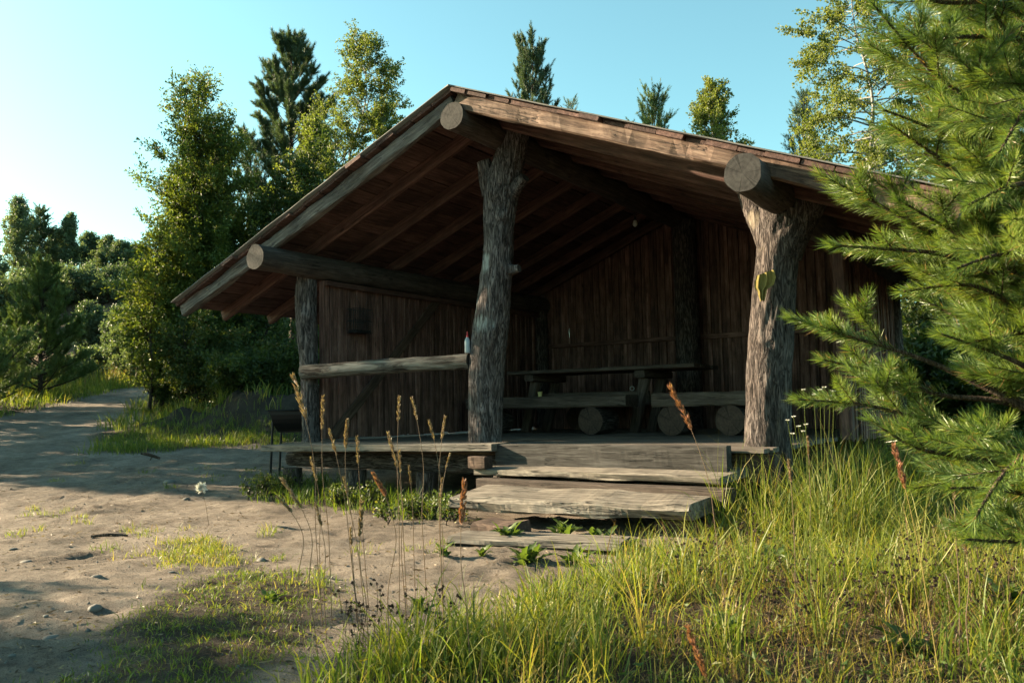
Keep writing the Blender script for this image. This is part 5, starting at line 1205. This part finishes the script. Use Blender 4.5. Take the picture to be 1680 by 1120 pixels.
for k, (px, py, w, lab) in enumerate([(279, 792, 22, 'rounded grey stone on the shaded sand beyond the sun strip'), (306, 819, 10, 'small grey stone just before the sun strip, right of the rounded one'), (43, 922, 22, 'flat brown stone in the sun strip near the left edge'), (159, 946, 15, 'small blue-grey stone below the sun strip near the tyre tread'), (157, 998, 22, 'grey stone at the left border of the shaded turf patch'), (112, 1003, 13, 'small stone left of the turf border stone'), (84, 1047, 24, 'dark clod of earth in the lower left shade'), (429, 920, 18, 'flat stone right of the sunlit turf patch'), (281, 938, 10, 'pebble below the sunlit turf patch'), (448, 986, 12, 'pale stone beside the rosette in the shaded turf'), (1000, 945, 26, 'grey stone at the grass edge in front of the steps'), (22, 900, 12, 'small dark stone at the left edge of the sun strip'), (75, 1010, 9, 'tiny pale stone in the lower left sand'), (20, 1075, 10, 'tiny pale stone in the lower left corner')]):
    p = gpt(px, py); t0, _ = tv(*p[:2]); V, Q, T = stone(p, w / 2 / F_PX * t0, 700 + k, .5 + .2 * math.sin(k * 2.1))
    o = mk('stone', mesh_np('stone', V, [Q, T], M_stone, True), None, Matrix.Translation(Vector(p)) @ Matrix.Rotation(k * 1.3, 4, 'Z')); tag(o, lab, 'stone', 'loose stones on the sand')
a = gpt(231, 756); L_ = 30 / F_PX * tv(*a[:2])[0]; s = Soup(); c = a + np.array([0, 0, .03]); dx = RT2 * .95 + FW2 * .2
s.tube([c + UP * .07, c + dx * L_ * .4 + UP * .055, c + dx * L_ + UP * .0], [.012, .022, .014], 9, 12, barkdisp(.003, 40, .2, 5, .004), a=.2); s.tube([c + dx * L_ * .6 + UP * .03, c + dx * L_ * .45 - UP * .04], [.009, .005], 6)
o = s.build('broken_stick', M_pinebr, None, True, c); tag(o, 'short broken stick propped on the shaded sand', 'stick')
a = gpt(150, 882); s = Soup(); s.tube([a + UP * .012, a + RT2 * .12 + UP * .022, a + RT2 * .25 + FW2 * .02 + UP * .010], [.009, .012, .007], 8, 12, barkdisp(.002, 40, .2, 6, .003)); o = s.build('bark_piece', M_pinebr, None, True, a); tag(o, 'thin piece of bark lying in the sun strip', 'bark')
def in_sand(n):
    tq = np.column_stack([2.2 + 9 * r.uniform(0, 1, n) ** 1.5, r.uniform(-1, 1, n)]); tq[:, 1] = tq[:, 1] * .68 * tq[:, 0]
    return np.column_stack([CAM[0] + tq[:, 0] * FW2[0] + tq[:, 1] * RT2[0], CAM[1] + tq[:, 0] * FW2[1] + tq[:, 1] * RT2[1]])
q = in_sand(7000); q = q[~inpoly(q[:, 0], q[:, 1], PG_right)]; Vs = []; Qs = []; n0 = 0
oc = np.array([[1, 0, 0], [-1, 0, 0], [0, 1, 0], [0, -1, 0], [0, 0, 1], [0, 0, -1]], float); of = np.array([[0, 2, 4], [2, 1, 4], [1, 3, 4], [3, 0, 4], [2, 0, 5], [1, 2, 5], [3, 1, 5], [0, 3, 5]])
N_ = len(q); sz = np.exp(r.normal(-5.75, .5, N_)); V = oc[None] * (sz[:, None, None] * r.uniform(.6, 1.2, (N_, 1, 3))) + r.normal(0, .15, (N_, 6, 3)) * sz[:, None, None]; V += np.column_stack([q, terrain(q[:, 0], q[:, 1]) + sz * .2])[:, None]
T = (of[None] + np.arange(N_)[:, None, None] * 6).reshape(-1, 3)
o = mk('gravel', mesh_np('gravel', V.reshape(-1, 3), T, M_stone, True)); tag(o, 'fine gravel strewn over the sand', 'gravel', None, 'stuff')
q = in_sand(9000); q = q[lownoise(q, .8, 9) > -.2 + r.normal(0, .12, 9000)]; N_ = len(q); P = np.column_stack([q, terrain(q[:, 0], q[:, 1]) + .004]); D = np.column_stack([r.normal(0, 1, (N_, 2)), r.normal(.05, .12, N_)])
V, T = leaves(P, D, np.exp(r.normal(-3.6, .5, N_)), np.exp(r.normal(-5.2, .4, N_)), r)
o = mk('plant_litter', mesh_np('plant_litter', V, T, L_litter, False, {'rnd': np.repeat(r.uniform(0, 1, N_), 4)})); tag(o, 'dead leaf and straw bits on the sand', 'litter', None, 'stuff')
